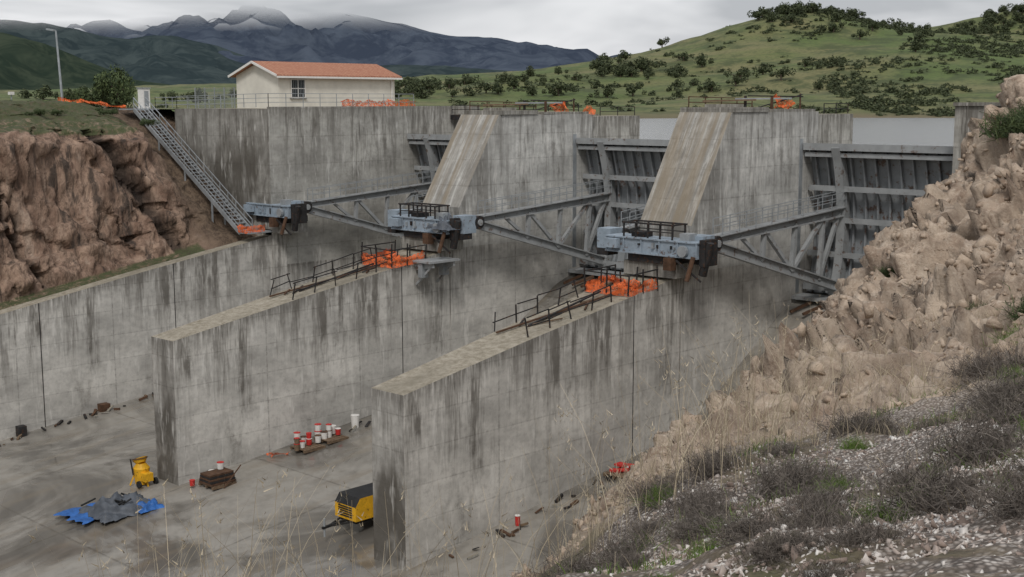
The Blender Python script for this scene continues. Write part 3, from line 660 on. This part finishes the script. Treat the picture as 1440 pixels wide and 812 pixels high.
class RBF:
    def __init__(s,P):
        P=np.array(P,float); s.X=P[:,:2]; n=len(P)
        D=np.linalg.norm(s.X[:,None]-s.X[None],axis=2); A=np.zeros((n+3,n+3)); A[:n,:n]=D; A[:n,n]=1; A[:n,n+1:]=s.X; A[n,:n]=1; A[n+1:,:n]=s.X.T
        s.w=np.linalg.solve(A,np.r_[P[:,2],0,0,0]); s.n=n
    def __call__(s,x,y):
        x=np.atleast_1d(np.asarray(x,float));y=np.atleast_1d(np.asarray(y,float)); sh=x.shape; x=x.ravel();y=y.ravel(); out=np.zeros(len(x))
        for i in range(0,len(x),20000):
            q=np.stack([x[i:i+20000],y[i:i+20000]],1); D=np.linalg.norm(q[:,None]-s.X[None],axis=2)
            out[i:i+20000]=D@s.w[:s.n]+s.w[s.n]+q@s.w[s.n+1:]
        return out.reshape(sh)
BP=[(55.1,-47.7,-3.0),(57.2,-49.3,-2.0),(58.2,-49.8,-1.6),(58.9,-50,-1.3),(52.3,-43.6,-4.1),(54,-44.7,-3.3),(54.9,-43.7,-3),(57.2,-45.5,-2.2),(49.4,-38.1,-4.9),(51,-36.5,-4.3),(55.2,-40.6,-2.9),
(44.3,-29.3,-6.2),(45.1,-25.7,-5.6),(51.3,-30.6,-4.0),(40.3,-19.3,-6.9),(39.0,-13.2,-5.3),(39.2,-8.5,-3.0),(46.3,-18.5,-3.6),(39.3,-5.4,-2.2),(43.6,-12.1,-1.0),(42.2,-28.9,-7.7),(46.3,-35.9,-6.5),(48.9,-40.2,-5.7),(51.8,-44.2,-4.7),(42.2,-8.9,.6),(39.2,-16,-6.5),
(52.6,-46.1,-4.7),(50.5,-48.6,-4.9),(49,-49.5,-5.6),(60.6,-54.3,-1.35),(61,-44,-1.3),(60,-36,-1.6),(66,-60,-.8),(70,-40,.2),(60,-25,-.6),(52,-18,-.6),(50,-5,2.0),(60,0,3),(45,0,1.3),(40.5,0,-.4),(39,3,-1.5),(90,0,6),(100,-60,4),(80,-90,0),(55,-62,-3.5),(56,-55,-2.9),(53,-52,-4.4),(50,-80,-10),(60,-90,-4),
(37.6,0,-9),(37.2,-6,-12),(37.2,-12,-14.6),(37.2,-20,-15.8),(37.4,-28,-16.8),(38.5,-35,-17.8),(41,-42,-18.6),(42,-50,-19.5),(43,-60,-20.5),(40,-80,-23),(34,-10,-15.5),(34,-30,-17.5),(36,-45,-19.4),
(43,9,-1.5),(50,20,-3.),(70,30,2),(100,40,8),(40,14,-6),(110,-30,8)]
bank=RBF(BP)
def rockmask(x,y):
    d=np.hypot(np.asarray(x)-60.6,np.asarray(y)+54.3)
    a=np.clip((d-15.2)/3.,0,1); b=np.clip((56.-np.asarray(x)-.36*(np.asarray(y)+28))/4.,0,1); return a*b
# jointed rock: every block of bedrock gets its own tilted face; blocks are found in 3-D so steep faces break up too
rj=np.random.default_rng(77)
def facets(n,amp,tilt,zj,an):
    S=np.stack([rj.uniform(36.5,59,n),rj.uniform(-46,5,n)],1); Z=bank(S[:,0],S[:,1])+rj.uniform(-zj,zj,n); S=np.column_stack([S,Z])
    A=np.array(an); kd=kdtree.KDTree(n)
    for i,p in enumerate(S): kd.insert((p[0]*A[0],p[1]*A[1],p[2]*A[2]+.3*p[1]*A[2]),i)
    kd.balance(); return S,kd,rj.uniform(-1,1,n)*amp,rj.normal(0,tilt,(n,3)),A
F1=facets(900,.34,.24,1.2,(1.,.75,.9)); F2=facets(7000,.13,.36,.5,(1.,.75,1.1)); F3=facets(22000,.04,.36,.25,(1.,.8,1.2))
def facet(Fk,p):
    S,kd,off,g,A=Fk; r=kd.find_n((p[0]*A[0],p[1]*A[1],p[2]*A[2]+.3*p[1]*A[2]),2); i=r[0][1]; d=(p[0]-S[i,0],p[1]-S[i,1],p[2]-S[i,2])
    return off[i]+max(-.35,min(.35,g[i,0]*d[0]+g[i,1]*d[1]+g[i,2]*d[2])), r[1][2]-r[0][2], (i*0.618)%1
gx=np.concatenate([np.linspace(34,38.3,24),np.arange(38.4,62,.115),np.linspace(62.5,110,40)])
gy=np.concatenate([np.linspace(-95,-56,30),np.arange(-55.5,2,.125),np.linspace(2.4,40,40)])
XX,YY=np.meshgrid(gx,gy,indexing='ij'); ZZ=bank(XX,YY); RM=rockmask(XX,YY)
DX=np.gradient(ZZ,gx,axis=0).ravel(); DY=np.gradient(ZZ,gy,axis=1).ravel()
XF,YF,ZF,RF=XX.ravel().copy(),YY.ravel().copy(),ZZ.ravel().copy(),RM.ravel(); N_=len(ZF); JT=np.zeros(N_); CL=np.full(N_,.5)
for i in range(N_):
    x,y,z,rm=XF[i],YF[i],ZF[i],RF[i]; st=1. if x>38.4 else .25
    a=noise.fractal(Vector((x*.5,y*.5,0)),.8,2.,4)
    if rm>.02:
        w=noise.noise_vector(Vector((x*.6,y*.6,z*.6)))*.45; w2=noise.noise_vector(Vector((x*2.5,y*2.5,z*2.5)))*.10
        p=(x+w.x+w2.x,y+w.y+w2.y,z+w.z+w2.z)
        h1,e1,c1=facet(F1,p); h2,e2,c2=facet(F2,p); h3,e3,c3=facet(F3,p)
        kk=.55 if y<-34 else 1.; jt=max(max(0,1-e1/.16),max(0,1-e2/.09)*.7); JT[i]=jt*rm; CL[i]=c2
        h=kk*(.35*a+h1+h2+h3-.14*jt)*rm*st
        nx,ny=-DX[i],-DY[i]; L=math.sqrt(nx*nx+ny*ny+1); s_=min(1.,1.6/L+.2)
        XF[i]+=h*nx/L; YF[i]+=h*ny/L; ZF[i]+=h/L+a*.2*(1-rm)*st
    else: ZF[i]+=(a*.22+.05*noise.fractal(Vector((x*3,y*3,2)),.7,2,3))*st
raw('right_bank_terrain',np.stack([XF,YF,ZF],1),gridfaces(len(gx),len(gy)),M_bank,False,None,{'rocky':RF,'joint':JT,'cellr':CL})
ZG=ZF.reshape(XX.shape)
def bz(x,y):
    i=int(np.clip(np.searchsorted(gx,x)-1,0,len(gx)-2)); j=int(np.clip(np.searchsorted(gy,y)-1,0,len(gy)-2))
    u=(x-gx[i])/(gx[i+1]-gx[i]);v=(y-gy[j])/(gy[j+1]-gy[j])
    return (ZG[i,j]*(1-u)+ZG[i+1,j]*u)*(1-v)+(ZG[i,j+1]*(1-u)+ZG[i+1,j+1]*u)*v
def rockbase(seed,npts=11,blocky=False):
    rs=np.random.default_rng(seed); bm=bmesh.new(); dims=np.array([1,rs.uniform(.4,.85),rs.uniform(.22,.5)])
    if blocky:
        P=[]
        for sx in (-1,1):
            for sy_ in (-1,1):
                for sz in (-1,1): P.append(np.array([sx,sy_,sz],float)*rs.uniform(.5,1.,3))
        P=np.array(P); P[:,0]+=P[:,2]*rs.uniform(-.6,.6); P*=dims
    else:
        P=rs.uniform(-1,1,size=(npts,3)); P=np.sign(P)*np.abs(P)**.45*dims
    for p in P: bm.verts.new(p)
    bmesh.ops.convex_hull(bm,input=bm.verts)
    for v in [v for v in bm.verts if not v.link_faces]: bm.verts.remove(v)
    bmesh.ops.triangulate(bm,faces=bm.faces); bm.verts.index_update()
    V=np.array([v.co[:] for v in bm.verts]); F=np.array([[v.index for v in f.verts] for f in bm.faces]); bm.free(); return V,F
def scatter_rocks(name,pos,sizes,mat,npts=11,seed=0,sink=.25,blocky=False):
    nb=24 if blocky else 12
    bases=[rockbase(seed+i,npts,blocky) for i in range(nb)]; rs=np.random.default_rng(seed); VV=[];FF=[];o=0
    for (x,y,z),s in zip(pos,sizes):
        V,F=bases[rs.integers(nb)]; q=rs.normal(size=4)
        if blocky and rs.random()<.6:
            q=np.array([1.,.42,.30,.25])+rs.normal(size=4)*.2
            if rs.random()<.5: V=V*np.array([-1,1,1]); F=F[:,::-1]
        q/=np.linalg.norm(q)
        w,a,b,c=q; R=np.array([[1-2*(b*b+c*c),2*(a*b-c*w),2*(a*c+b*w)],[2*(a*b+c*w),1-2*(a*a+c*c),2*(b*c-a*w)],[2*(a*c-b*w),2*(b*c+a*w),1-2*(a*a+b*b)]])
        VV.append((V*s)@R.T+np.array([x,y,z-s*sink])); FF.append(F+o); o+=len(V)
    return raw(name,np.concatenate(VV),np.concatenate(FF),mat)
rs=random.Random(5)
cand=np.where((RF>.3)&(YF>-43)&(YF<1)&(XF>38.6))[0]; rr=np.random.default_rng(9)
pos=[];siz=[]
while len(pos)<1700:
    i=int(rr.choice(cand)); x,y,z=XF[i],YF[i],ZF[i]
    if noise.noise(Vector((x*.3,y*.3,21)))<-.05: continue
    s=min(.42,.06+.07*rs.paretovariate(1.9)*.7)
    if y<-33: s=min(s*.7,.17)
    pos.append((x,y,z));siz.append(s)
scatter_rocks('loose_rocks',pos,siz,M_rock,13,3,.2,True)
pos=[];siz=[]
while len(pos)<6500:
    i=int(rr.choice(cand)); x,y,z=XF[i],YF[i],ZF[i]
    if noise.noise(Vector((x*.35,y*.35,11)))<-.02: continue
    pos.append((x,y,z+.01));siz.append(rs.uniform(.02,.10))
scatter_rocks('rubble',pos,siz,M_rock,9,60,.0)
pos=[];siz=[]
def pebzone(x,y):
    return noise.noise(Vector((x*.55,y*.55,7.)))+.35*noise.noise(Vector((x*1.8,y*1.8,2.)))
while len(pos)<26000:
    x=rs.gauss(56.4,2.6);y=rs.gauss(-47.2,3.)
    if not(49<x<62 and -56<y<-36): continue
    q=pebzone(x,y)
    if q<-.02 and rs.random()>.10: continue
    pos.append((x,y,bz(x,y)));siz.append(min(.06,.009+.006*rs.paretovariate(2.0)))
scatter_rocks('gravel',pos,siz,M_peb,8,30,.0)

# ---------------------------------------------------------------- plants
def strips(stems,w,taper=True):
    V=[];F=[]
    for pts,ww in stems:
        pts=np.array(pts); n=len(pts); d=pts[-1]-pts[0]; a=np.array([random.gauss(0,1) for _ in range(3)]); s=np.cross(d,a); s/= (np.linalg.norm(s)+1e-9)
        for i,p in enumerate(pts):
            k=ww*(1-.75*i/(n-1)) if taper else ww
            V+=[p-s*k,p+s*k]
        o=len(V)-2*n
        for i in range(n-1): F.append((o+2*i,o+2*i+1,o+2*i+3,o+2*i+2))
    return V,F
def brush_mesh(name,seed,n=750,r=.5,h=.42,mat=None,w=.0045):
    rs=np.random.default_rng(seed); st=[]
    for i in range(n):
        a=rs.uniform(0,6.28); el=rs.uniform(.05,1.5); b=np.array([rs.normal()*r*.35,rs.normal()*r*.35,0]); L=r*rs.uniform(.35,.8)
        d=np.array([math.cos(a)*math.cos(el),math.sin(a)*math.cos(el),math.sin(el)*h/r*1.2]); p1=b+d*L*.5+rs.normal(size=3)*.03; p2=b+d*L+rs.normal(size=3)*.06
        base=b if i%3 else b+d*L*.3
        st.append(([base,p1,p2],w*rs.uniform(.6,1.6)))
        for _ in range(2):
            q=p1+(p2-p1)*rs.random(); st.append(([q,q+(d+rs.normal(size=3)*.7)*L*.13,q+(d+rs.normal(size=3)*.9)*L*.24],w*.8))
    V,F=strips(st,w); return raw(name,V,F,mat or M_twig)
def place(me,name,x,y,s,rot,parent=None,dz=0,sz=1.):
    o=bpy.data.objects.new(name,me); o.location=(x,y,bz(x,y)+dz); o.scale=(s,s,s*sz); o.rotation_euler=(0,0,rot); COL.objects.link(o)
    if parent:o.parent=parent
    return o
tmp=[brush_mesh('dry_brush',i) for i in range(3)]; BR=[o.data for o in tmp]
t2=[brush_mesh('green_brush',10+i,500,.45,.4,M_tuft,.006) for i in range(2)]; GB=[o.data for o in t2]
t3=[brush_mesh('leafy_brush',20+i,700,.5,.5,M_leafg,.011) for i in range(2)]; LB=[o.data for o in t3]
for o in tmp+t2+t3: bpy.data.objects.remove(o)
sh=[(55.1,-44.9,1.1),(57.5,-47.4,.85),(57.0,-47.9,.7),(58.1,-46.9,.9),(53.9,-44.7,.9),(54.6,-44.2,.8),(55.2,-40.6,1.2),(50.9,-30.9,1.3),(44.9,-21.5,.9),(57.9,-49.4,.4),(56.8,-45.2,.9),(52.6,-43.6,.8),(53.2,-43.4,.9),(51.5,-41.7,.7),(58.3,-48.2,.65),(56.2,-43.2,1.),(53.,-45.4,.9),(54.,-45.9,.7),(45,-19.,.7),(50.4,-27.,1.2),(48.,-22.,.9),(56.9,-43.8,1.),(53.9,-41.5,1.),(54.6,-38.6,1.3),(53.4,-37.2,1.1),(54.9,-36.2,1.4),(42.6,-13.5,.6),(46.,-27.,.8),(49.5,-34.,.8),(57.6,-48.6,.5),(56.3,-46.6,.6),(43.5,-17.,.6),(41.6,-11.,.5),(47.2,-30.5,.8)]
for x,y,s in sh: place(rs.choice(BR),'dry_shrub',x,y,s,rs.uniform(0,6),None,-.05,rs.uniform(.6,.9))
for i in range(28):
    x=rs.uniform(52.5,60);y=rs.uniform(-49,-39)
    place(rs.choice(BR),'dry_shrub',x,y,rs.uniform(.3,.65),rs.uniform(0,6),None,-.03,.7)
for x,y,s in [(55.3,-46.6,.35),(56.4,-48.7,.25),(54.9,-45.9,.3),(57.6,-46.0,.4),(56.9,-44.4,.5),(57.7,-44.6,.6),(56.6,-41.8,.8),(52.8,-34.5,1.),(57.1,-46.9,.3)]+[(rs.uniform(52,60),rs.uniform(-48,-36),rs.uniform(.2,.5)) for _ in range(24)]:
    place(rs.choice(GB),'green_shrub',x,y,s,rs.uniform(0,6),None,-.04)
for x,y,s in [(43.6,-12.2,2.2),(44.2,-11.6,2.4),(51.5,-30,1.2),(55.8,-40.5,.9),(56.9,-42.6,1.),(42.,-18.,.8),(46.5,-15.,1.6),(54.2,-35.,1.2),(48.5,-24.5,.7),(47.,-20.,.8),(52.4,-32.6,1.1),(49.3,-28.,.8)]:
    place(rs.choice(LB),'leafy_shrub',x,y,s,rs.uniform(0,6),None,-.1,.85)
def grass(name,zone,n,l0,l1,w,mat,seed,lean=.35):
    g=np.random.default_rng(seed); st=[]
    for i in range(n):
        x,y=zone(g); z=bz(x,y)-.03; L=g.uniform(l0,l1); a=g.uniform(0,6.28); q=g.uniform(.1,1)*lean
        dx,dy=math.cos(a)*q,math.sin(a)*q
        pts=[(x+dx*L*t*t,y+dy*L*t*t,z+L*t*(1-.25*q*t)) for t in (0,.25,.5,.75,1.)]
        st.append((pts,w*g.uniform(.6,1.3)))
        if l1>.7 and g.random()<.4:
            p=np.array(pts[-1])
            for _ in range(6):
                b=p+np.array([g.normal()*.02,g.normal()*.02,-g.random()*.2]); st.append(([b,b+np.array([g.normal()*.03,g.normal()*.03,.04])],w*1.3))
    V,F=strips(st,w); raw(name,V,F,mat)
def near(cs,sd):
    def f(g):
        c=cs[g.integers(len(cs))]; return c[0]+g.normal()*sd,c[1]+g.normal()*sd
    return f
grass('tall_dry_grass',near([(52.2,-41.8),(51.6,-40.4),(52.9,-42.6),(51.2,-38.8),(50.2,-38.4),(52.9,-44.6),(51.,-42.2),(53.3,-43.7),(52.,-44.3)],.6),400,.4,1.9,.0038,M_straw,1,.6)
grass('tall_dry_grass',near([(51.9,-46.2),(51.2,-47.0),(50.9,-47.6),(50.6,-48.1),(50.2,-48.5),(49.8,-48.7)],.3),240,.6,2.0,.005,M_straw,2,.6)
grass('dry_grass',near([(rs.uniform(46,53),rs.uniform(-44,-30)) for _ in range(44)],.5),4600,.12,.45,.004,M_straw,3,.8)
grass('dry_grass',near([(rs.uniform(53,59),rs.uniform(-49,-38)) for _ in range(30)],.4),2200,.06,.28,.003,M_straw,4,.9)
grass('green_grass',near([(55.3,-47.6),(54.9,-46.),(57.6,-45.8),(56.9,-44.2),(55.,-45.3),(57.9,-47.),(54.2,-43.9)]+[(rs.uniform(53,60),rs.uniform(-49,-38)) for _ in range(24)],.22),4200,.05,.18,.005,M_tuft,5,.8)

# ---------------------------------------------------------------- far terrain, lake
FP=[(-74,117,-2.4),(-34,156,-2.4),(0,190,-2.4),(60,240,-2.4),(-110,80,-2.),(-100,30,-2.),(-60,10,-1.8),(-30,7,-1.6),(-16,6,-1.),(0,60,-8),(-30,70,-8),(50,80,-8),(-60,55,-7),(0,12,-9),(25,12,-9),(25,130,-8),(60,160,-8),(100,100,-6),(160,60,8),(200,0,15),
(-14,-14,-.5),(-25,-30,-.3),(-100,0,-.3),(-60,-20,-.3),(-60,-80,-.3),(-150,50,-.4),(-150,110,.0),(-200,0,.6),(-300,100,2),(-300,-100,2),
(-90,150,-.6),(-120,170,1.2),(-166,149,2.2),(-165,193,6.2),(-120,205,5.),(-170,231,9.8),(-170,260,17.6),(-130,235,9.5),(-150,283,24.5),(-157,303,28.8),(-110,250,14.),(-70,205,3.5),(-100,225,8.5),(-120,280,20.),(-148,322,25.),(-141,344,19.6),(-70,270,11.),(-30,230,4.),(-151,450,35.6),(-137,405,22.),(-60,400,20.),(0,330,9.),(40,350,14.),(60,450,25.),
(-230,200,3.),(-240,300,10.),(-210,380,15.),(-260,450,20.),(-400,200,6),(-400,400,14),(-300,650,30),(0,650,40),(200,300,25),(-45,185,.2)]
farh=RBF(FP)
ax=np.concatenate([np.linspace(-900,-320,30),np.arange(-312,120,3.6),np.linspace(125,600,24)]); ay=np.concatenate([np.linspace(-400,-40,20),np.arange(-36,520,3.6),np.linspace(530,900,16)])
AX,AY=np.meshgrid(ax,ay,indexing='ij'); AZ=farh(AX,AY)
fx,fy,fz=AX.ravel(),AY.ravel(),AZ.ravel().copy()
def hn(z,x,y): return float(np.clip((z+2)/6,.05,1.))*2.0*noise.fractal(Vector((x*.02,y*.02,0)),.9,2,5)
for i in range(len(fz)): fz[i]+=hn(fz[i],fx[i],fy[i])
sx=(fx>-22)&(fx<115)&(fy<22)&(fy>-100); fz[sx]=np.minimum(fz[sx],-24)
raw('ground',np.stack([fx,fy,fz],1),gridfaces(len(ax),len(ay)),M_hill,True)
def fh(x,y):
    z=float(farh(x,y)[0]); return z+hn(z,x,y)
m=MB(); m.add([(-120,6,-2.4),(-.5,6,-2.4),(-.5,.42,-2.4),(38,.42,-2.4),(60,12,-2.4),(400,60,-2.4),(400,500,-2.4),(-300,500,-2.4)],[(0,1,2,3,4,5,6,7)],M_water); m.obj('lake_water')

def foliage(seed,n,blobs,leaf,mat,trunk=True,name='t'):
    g=np.random.default_rng(seed); V=[];F=[]
    for i in range(n):
        c,r=blobs[g.integers(len(blobs))]; d=g.normal(size=3); d/=np.linalg.norm(d); p=np.array(c)+d*r*g.uniform(.55,1.05)
        a=g.normal(size=3);a/=np.linalg.norm(a); b=np.cross(a,d); b/=np.linalg.norm(b)+1e-9; s=leaf*g.uniform(.5,1.4)
        o=len(V); V+=[p-a*s-b*s*.5,p+a*s-b*s*.6,p+a*s*.7+b*s*.6,p-a*s*.8+b*s*.5]; F.append((o,o+1,o+2,o+3))
    mb=MB(); mb.add(V,F,mat)
    if trunk:
        mb.cyl((0,0,-.2),(.05,0,.45),.08,M_bark,6,.05)
        for c,r in blobs[:4]: mb.cyl((.05,0,.4),(c[0]*.8,c[1]*.8,c[2]*.9),.04,M_bark,5,.015)
    o=mb.obj(name); me=o.data; bpy.data.objects.remove(o); return me
def blobs(seed,n=7,w=.5,h=.7):
    g=np.random.default_rng(seed); return [((g.normal()*w*.55,g.normal()*w*.55,h+g.normal()*.16),g.uniform(.2,.38)) for _ in range(n)]
TR=[foliage(50+i,620,blobs(i,8,.6,.5),.065,M_leaf) for i in range(4)]; BU=[foliage(70+i,200,blobs(20+i,6,.7,.2),.1,M_leaf,False) for i in range(3)]
te=empty('distant_trees'); rs=random.Random(21)
def putf(me,x,y,s,par,sz=1.,dz=0):
    o=bpy.data.objects.new('tree',me); o.location=(x,y,fh(x,y)-.1+dz); o.scale=(s,s,s*sz); o.rotation_euler=(0,0,rs.uniform(0,6)); COL.objects.link(o); o.parent=par
cnt=0
while cnt<120:
    x=rs.uniform(-190,-40);y=rs.uniform(140,340); z=fh(x,y)
    if z<.5: continue
    q=noise.noise(Vector((x*.022,y*.022,1)))
    if rs.random()>.25+q*1.4: continue
    putf(rs.choice(TR),x,y,rs.uniform(2.0,3.8),te,rs.uniform(.8,1.0)); cnt+=1
for (x,y) in [(-157+rs.gauss(0,5),303+rs.gauss(0,9)) for _ in range(30)]+[(-150+rs.gauss(0,6),325+rs.gauss(0,9)) for _ in range(34)]+[(-148+rs.gauss(0,9),430+rs.gauss(0,22)) for _ in range(50)]+[(-137+rs.gauss(0,9),360+rs.gauss(0,12)) for _ in range(28)]:
    putf(rs.choice(TR),x,y,rs.uniform(2.2,4.2),te,.85)
for i in range(36):
    putf(rs.choice(TR),rs.uniform(-240,-150),rs.uniform(80,170),rs.uniform(2.,3.8),te,.9)
be=empty('maquis_shrubs'); cnt=0
while cnt<4000:
    x=rs.uniform(-190,30);y=rs.uniform(110,430); z=fh(x,y)
    if z<-2.1: continue
    right=(y-150)-(-x-60)*1.35
    d=.10+ (.75 if right>15 else 0)+(1.2 if z<-.4 and right>-20 else 0)+(.6 if z>20 else 0); q=noise.noise(Vector((x*.03,y*.03,8)))
    if rs.random()>d*(.4+2.6*q+.2): continue
    putf(rs.choice(BU),x,y,rs.uniform(.8,2.5),be,rs.uniform(.5,.9)); cnt+=1
for i in range(160):
    putf(rs.choice(BU),rs.uniform(-150,-30),rs.uniform(-40,70),rs.uniform(.8,2.2),be,rs.uniform(.6,1.))
TB=foliage(90,4200,[((random.Random(i).gauss(0,.42),random.Random(i+9).gauss(0,.42),.5+random.Random(i+5).gauss(0,.2)),random.Random(i).uniform(.22,.38)) for i in range(14)],.032,M_leafg,True)
def lt(name,x,y,z,s,sz=1.):
    o=bpy.data.objects.new(name,TB); o.location=(x,y,z); o.scale=(s,s,s*sz); o.rotation_euler=(0,0,rs.uniform(0,6)); COL.objects.link(o)
lt('broadleaf_tree',-17.6,-10.4,.1,2.0,1.4); lt('broadleaf_tree',-18.9,-11.6,.1,1.4,1.1)
for i in range(80):
    x=rs.uniform(-26,-6.5);y=rs.uniform(-28,-13.5)
    lt('bank_shrub',x,y,(.2 if x<-13 else -.3) if x<-9 else -.95,rs.uniform(.2,.6),.7)
for i in range(9):
    y=rs.uniform(-27,-13.5); lt('bank_shrub',rs.uniform(-2.2,-1.2),y,topz(y)-.3,rs.uniform(.15,.3),.7)

# ---------------------------------------------------------------- mountains
def ridge(name,A,B,D,sil,mat,depth,seed,rough=1.,nz=.2):
    A=np.array(A,float);B=np.array(B,float); t=np.linspace(-.35,1.9,300); W=A[None]+(B-A)[None]*t[:,None]; nrm=np.array([(B-A)[1],-(B-A)[0]]); nrm/=np.linalg.norm(nrm)
    if nrm@np.array([60.6,-54.3])-nrm@A<0: nrm=-nrm
    px=t*890; H=np.interp(px,[s[0] for s in sil],[(145-s[1])/1792.6*D for s in sil]); nv=60; V=[]
    for i in range(len(t)):
        for j in range(nv):
            f=j/(nv-1); v=(f-.12)/.88
            prof=(1-abs(v)/ (1 if v>0 else .16)); prof=max(0,prof)**1.1
            off=v*depth; p=W[i]+nrm*off
            q=noise.noise_vector(Vector((p[0]*.0015*rough,p[1]*.0015*rough,seed+9)))*.8
            r=noise.fractal(Vector((p[0]*.003*rough,p[1]*.003*rough,seed)),.8,2.1,6)
            rr=.5-abs(noise.noise(Vector((p[0]*.0045*rough+q.x,p[1]*.0045*rough+q.y,seed+4))))*2+.5*(.5-abs(noise.noise(Vector((p[0]*.011*rough+q.y,p[1]*.011*rough+q.x,seed+5))))*2)
            V.append((p[0],p[1],-4+H[i]*prof+ (H[i]+D*.006)*nz*(.7*r+.9*rr)*min(1,abs(v)*3+.22)*min(1,(1-max(0,v))*3)))
    raw(name,V,gridfaces(len(t),nv),mat,False)
ridge('mountain_range',(-2926,1327),(-1839,2345),3000,[(-300,8),(0,8),(60,6),(130,10),(160,14),(230,18),(300,18),(340,8),(400,0),(470,12),(540,29),(600,40),(680,53),(760,62),(820,70),(845,84),(865,77),(890,76),(930,100),(1100,125),(1700,130)],mtn('far_mountain_hazed',(.042,.054,.078),(.075,.092,.12),140,198,12,1.,.05),1300,2)
ridge('mountain_range',(-2082,908),(-1293,1663),2200,[(-300,30),(0,24),(60,30),(120,40),(200,52),(262,50),(310,62),(370,82),(430,96),(500,94),(560,92),(640,92),(720,100),(790,104),(860,116),(1000,135),(1700,140)],mtn('mid_mountain_hazed',(.030,.043,.046),(.056,.073,.073),112,156,10,1.4),800,7,1.4)
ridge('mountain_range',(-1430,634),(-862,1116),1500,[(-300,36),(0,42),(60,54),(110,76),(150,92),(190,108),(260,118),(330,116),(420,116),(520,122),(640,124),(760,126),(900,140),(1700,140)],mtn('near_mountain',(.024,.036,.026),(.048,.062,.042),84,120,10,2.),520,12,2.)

# ---------------------------------------------------------------- world & light
w=bpy.data.worlds.new('World'); scene.world=w; w.use_nodes=True; nt=w.node_tree; nt.nodes.clear()
out=nt.nodes.new('ShaderNodeOutputWorld'); sky=nt.nodes.new('ShaderNodeTexSky'); sky.sky_type='NISHITA'; sky.sun_disc=False
SE,AZ_=math.radians(48),math.radians(140)
sky.sun_elevation=SE; sky.sun_rotation=AZ_; sky.air_density=1.5; sky.dust_density=3.
b1=nt.nodes.new('ShaderNodeBackground'); b1.inputs[1].default_value=.1; nt.links.new(sky.outputs[0],b1.inputs[0])
b2=nt.nodes.new('ShaderNodeBackground'); b2.inputs[1].default_value=1.
tc=nt.nodes.new('ShaderNodeTexCoord'); mp=nt.nodes.new('ShaderNodeMapping'); mp.inputs['Scale'].default_value=(1,1,4.5); nt.links.new(tc.outputs['Generated'],mp.inputs[0])
n1=nt.nodes.new('ShaderNodeTexNoise'); n1.inputs['Scale'].default_value=3.6; n1.inputs['Detail'].default_value=4; n1.inputs['Roughness'].default_value=.55; n1.inputs['Distortion'].default_value=.5; nt.links.new(mp.outputs[0],n1.inputs['Vector'])
cr=nt.nodes.new('ShaderNodeValToRGB'); nt.links.new(n1.outputs['Fac'],cr.inputs[0]); e=cr.color_ramp.elements
e[0].position=.38; e[0].color=(.50,.52,.56,1); e[1].position=.62; e[1].color=(.88,.89,.92,1)
nt.links.new(cr.outputs[0],b2.inputs[0])
mx=nt.nodes.new('ShaderNodeMixShader'); mx.inputs[0].default_value=.88; nt.links.new(b1.outputs[0],mx.inputs[1]); nt.links.new(b2.outputs[0],mx.inputs[2]); nt.links.new(mx.outputs[0],out.inputs[0])
sd=bpy.data.lights.new('sun','SUN'); sd.energy=1.5; sd.angle=math.radians(12); sd.color=(1,.97,.94); so=bpy.data.objects.new('sun',sd); COL.objects.link(so)
dv=Vector((math.sin(AZ_)*math.cos(SE),math.cos(AZ_)*math.cos(SE),math.sin(SE))); so.rotation_euler=dv.to_track_quat('Z','Y').to_euler(); so.location=(0,0,60)

# ---------------------------------------------------------------- camera
psi,p,r=.763,.145,-.002
F=Vector((-math.sin(psi)*math.cos(p),math.cos(psi)*math.cos(p),-math.sin(p))); R0=Vector((math.cos(psi),math.sin(psi),0)); U0=R0.cross(F)
R=math.cos(r)*R0+math.sin(r)*U0; U=-math.sin(r)*R0+math.cos(r)*U0
cd=bpy.data.cameras.new('camera'); cd.sensor_width=36; cd.lens=1792.6/1440*36; cd.clip_end=12000; cd.clip_start=.1
co=bpy.data.objects.new('camera',cd); COL.objects.link(co)
co.matrix_world=Matrix(((R.x,U.x,-F.x,60.61),(R.y,U.y,-F.y,-54.34),(R.z,U.z,-F.z,.34),(0,0,0,1)))
scene.camera=co
scene.view_settings.view_transform='Standard'; scene.view_settings.look='None'; scene.view_settings.exposure=0
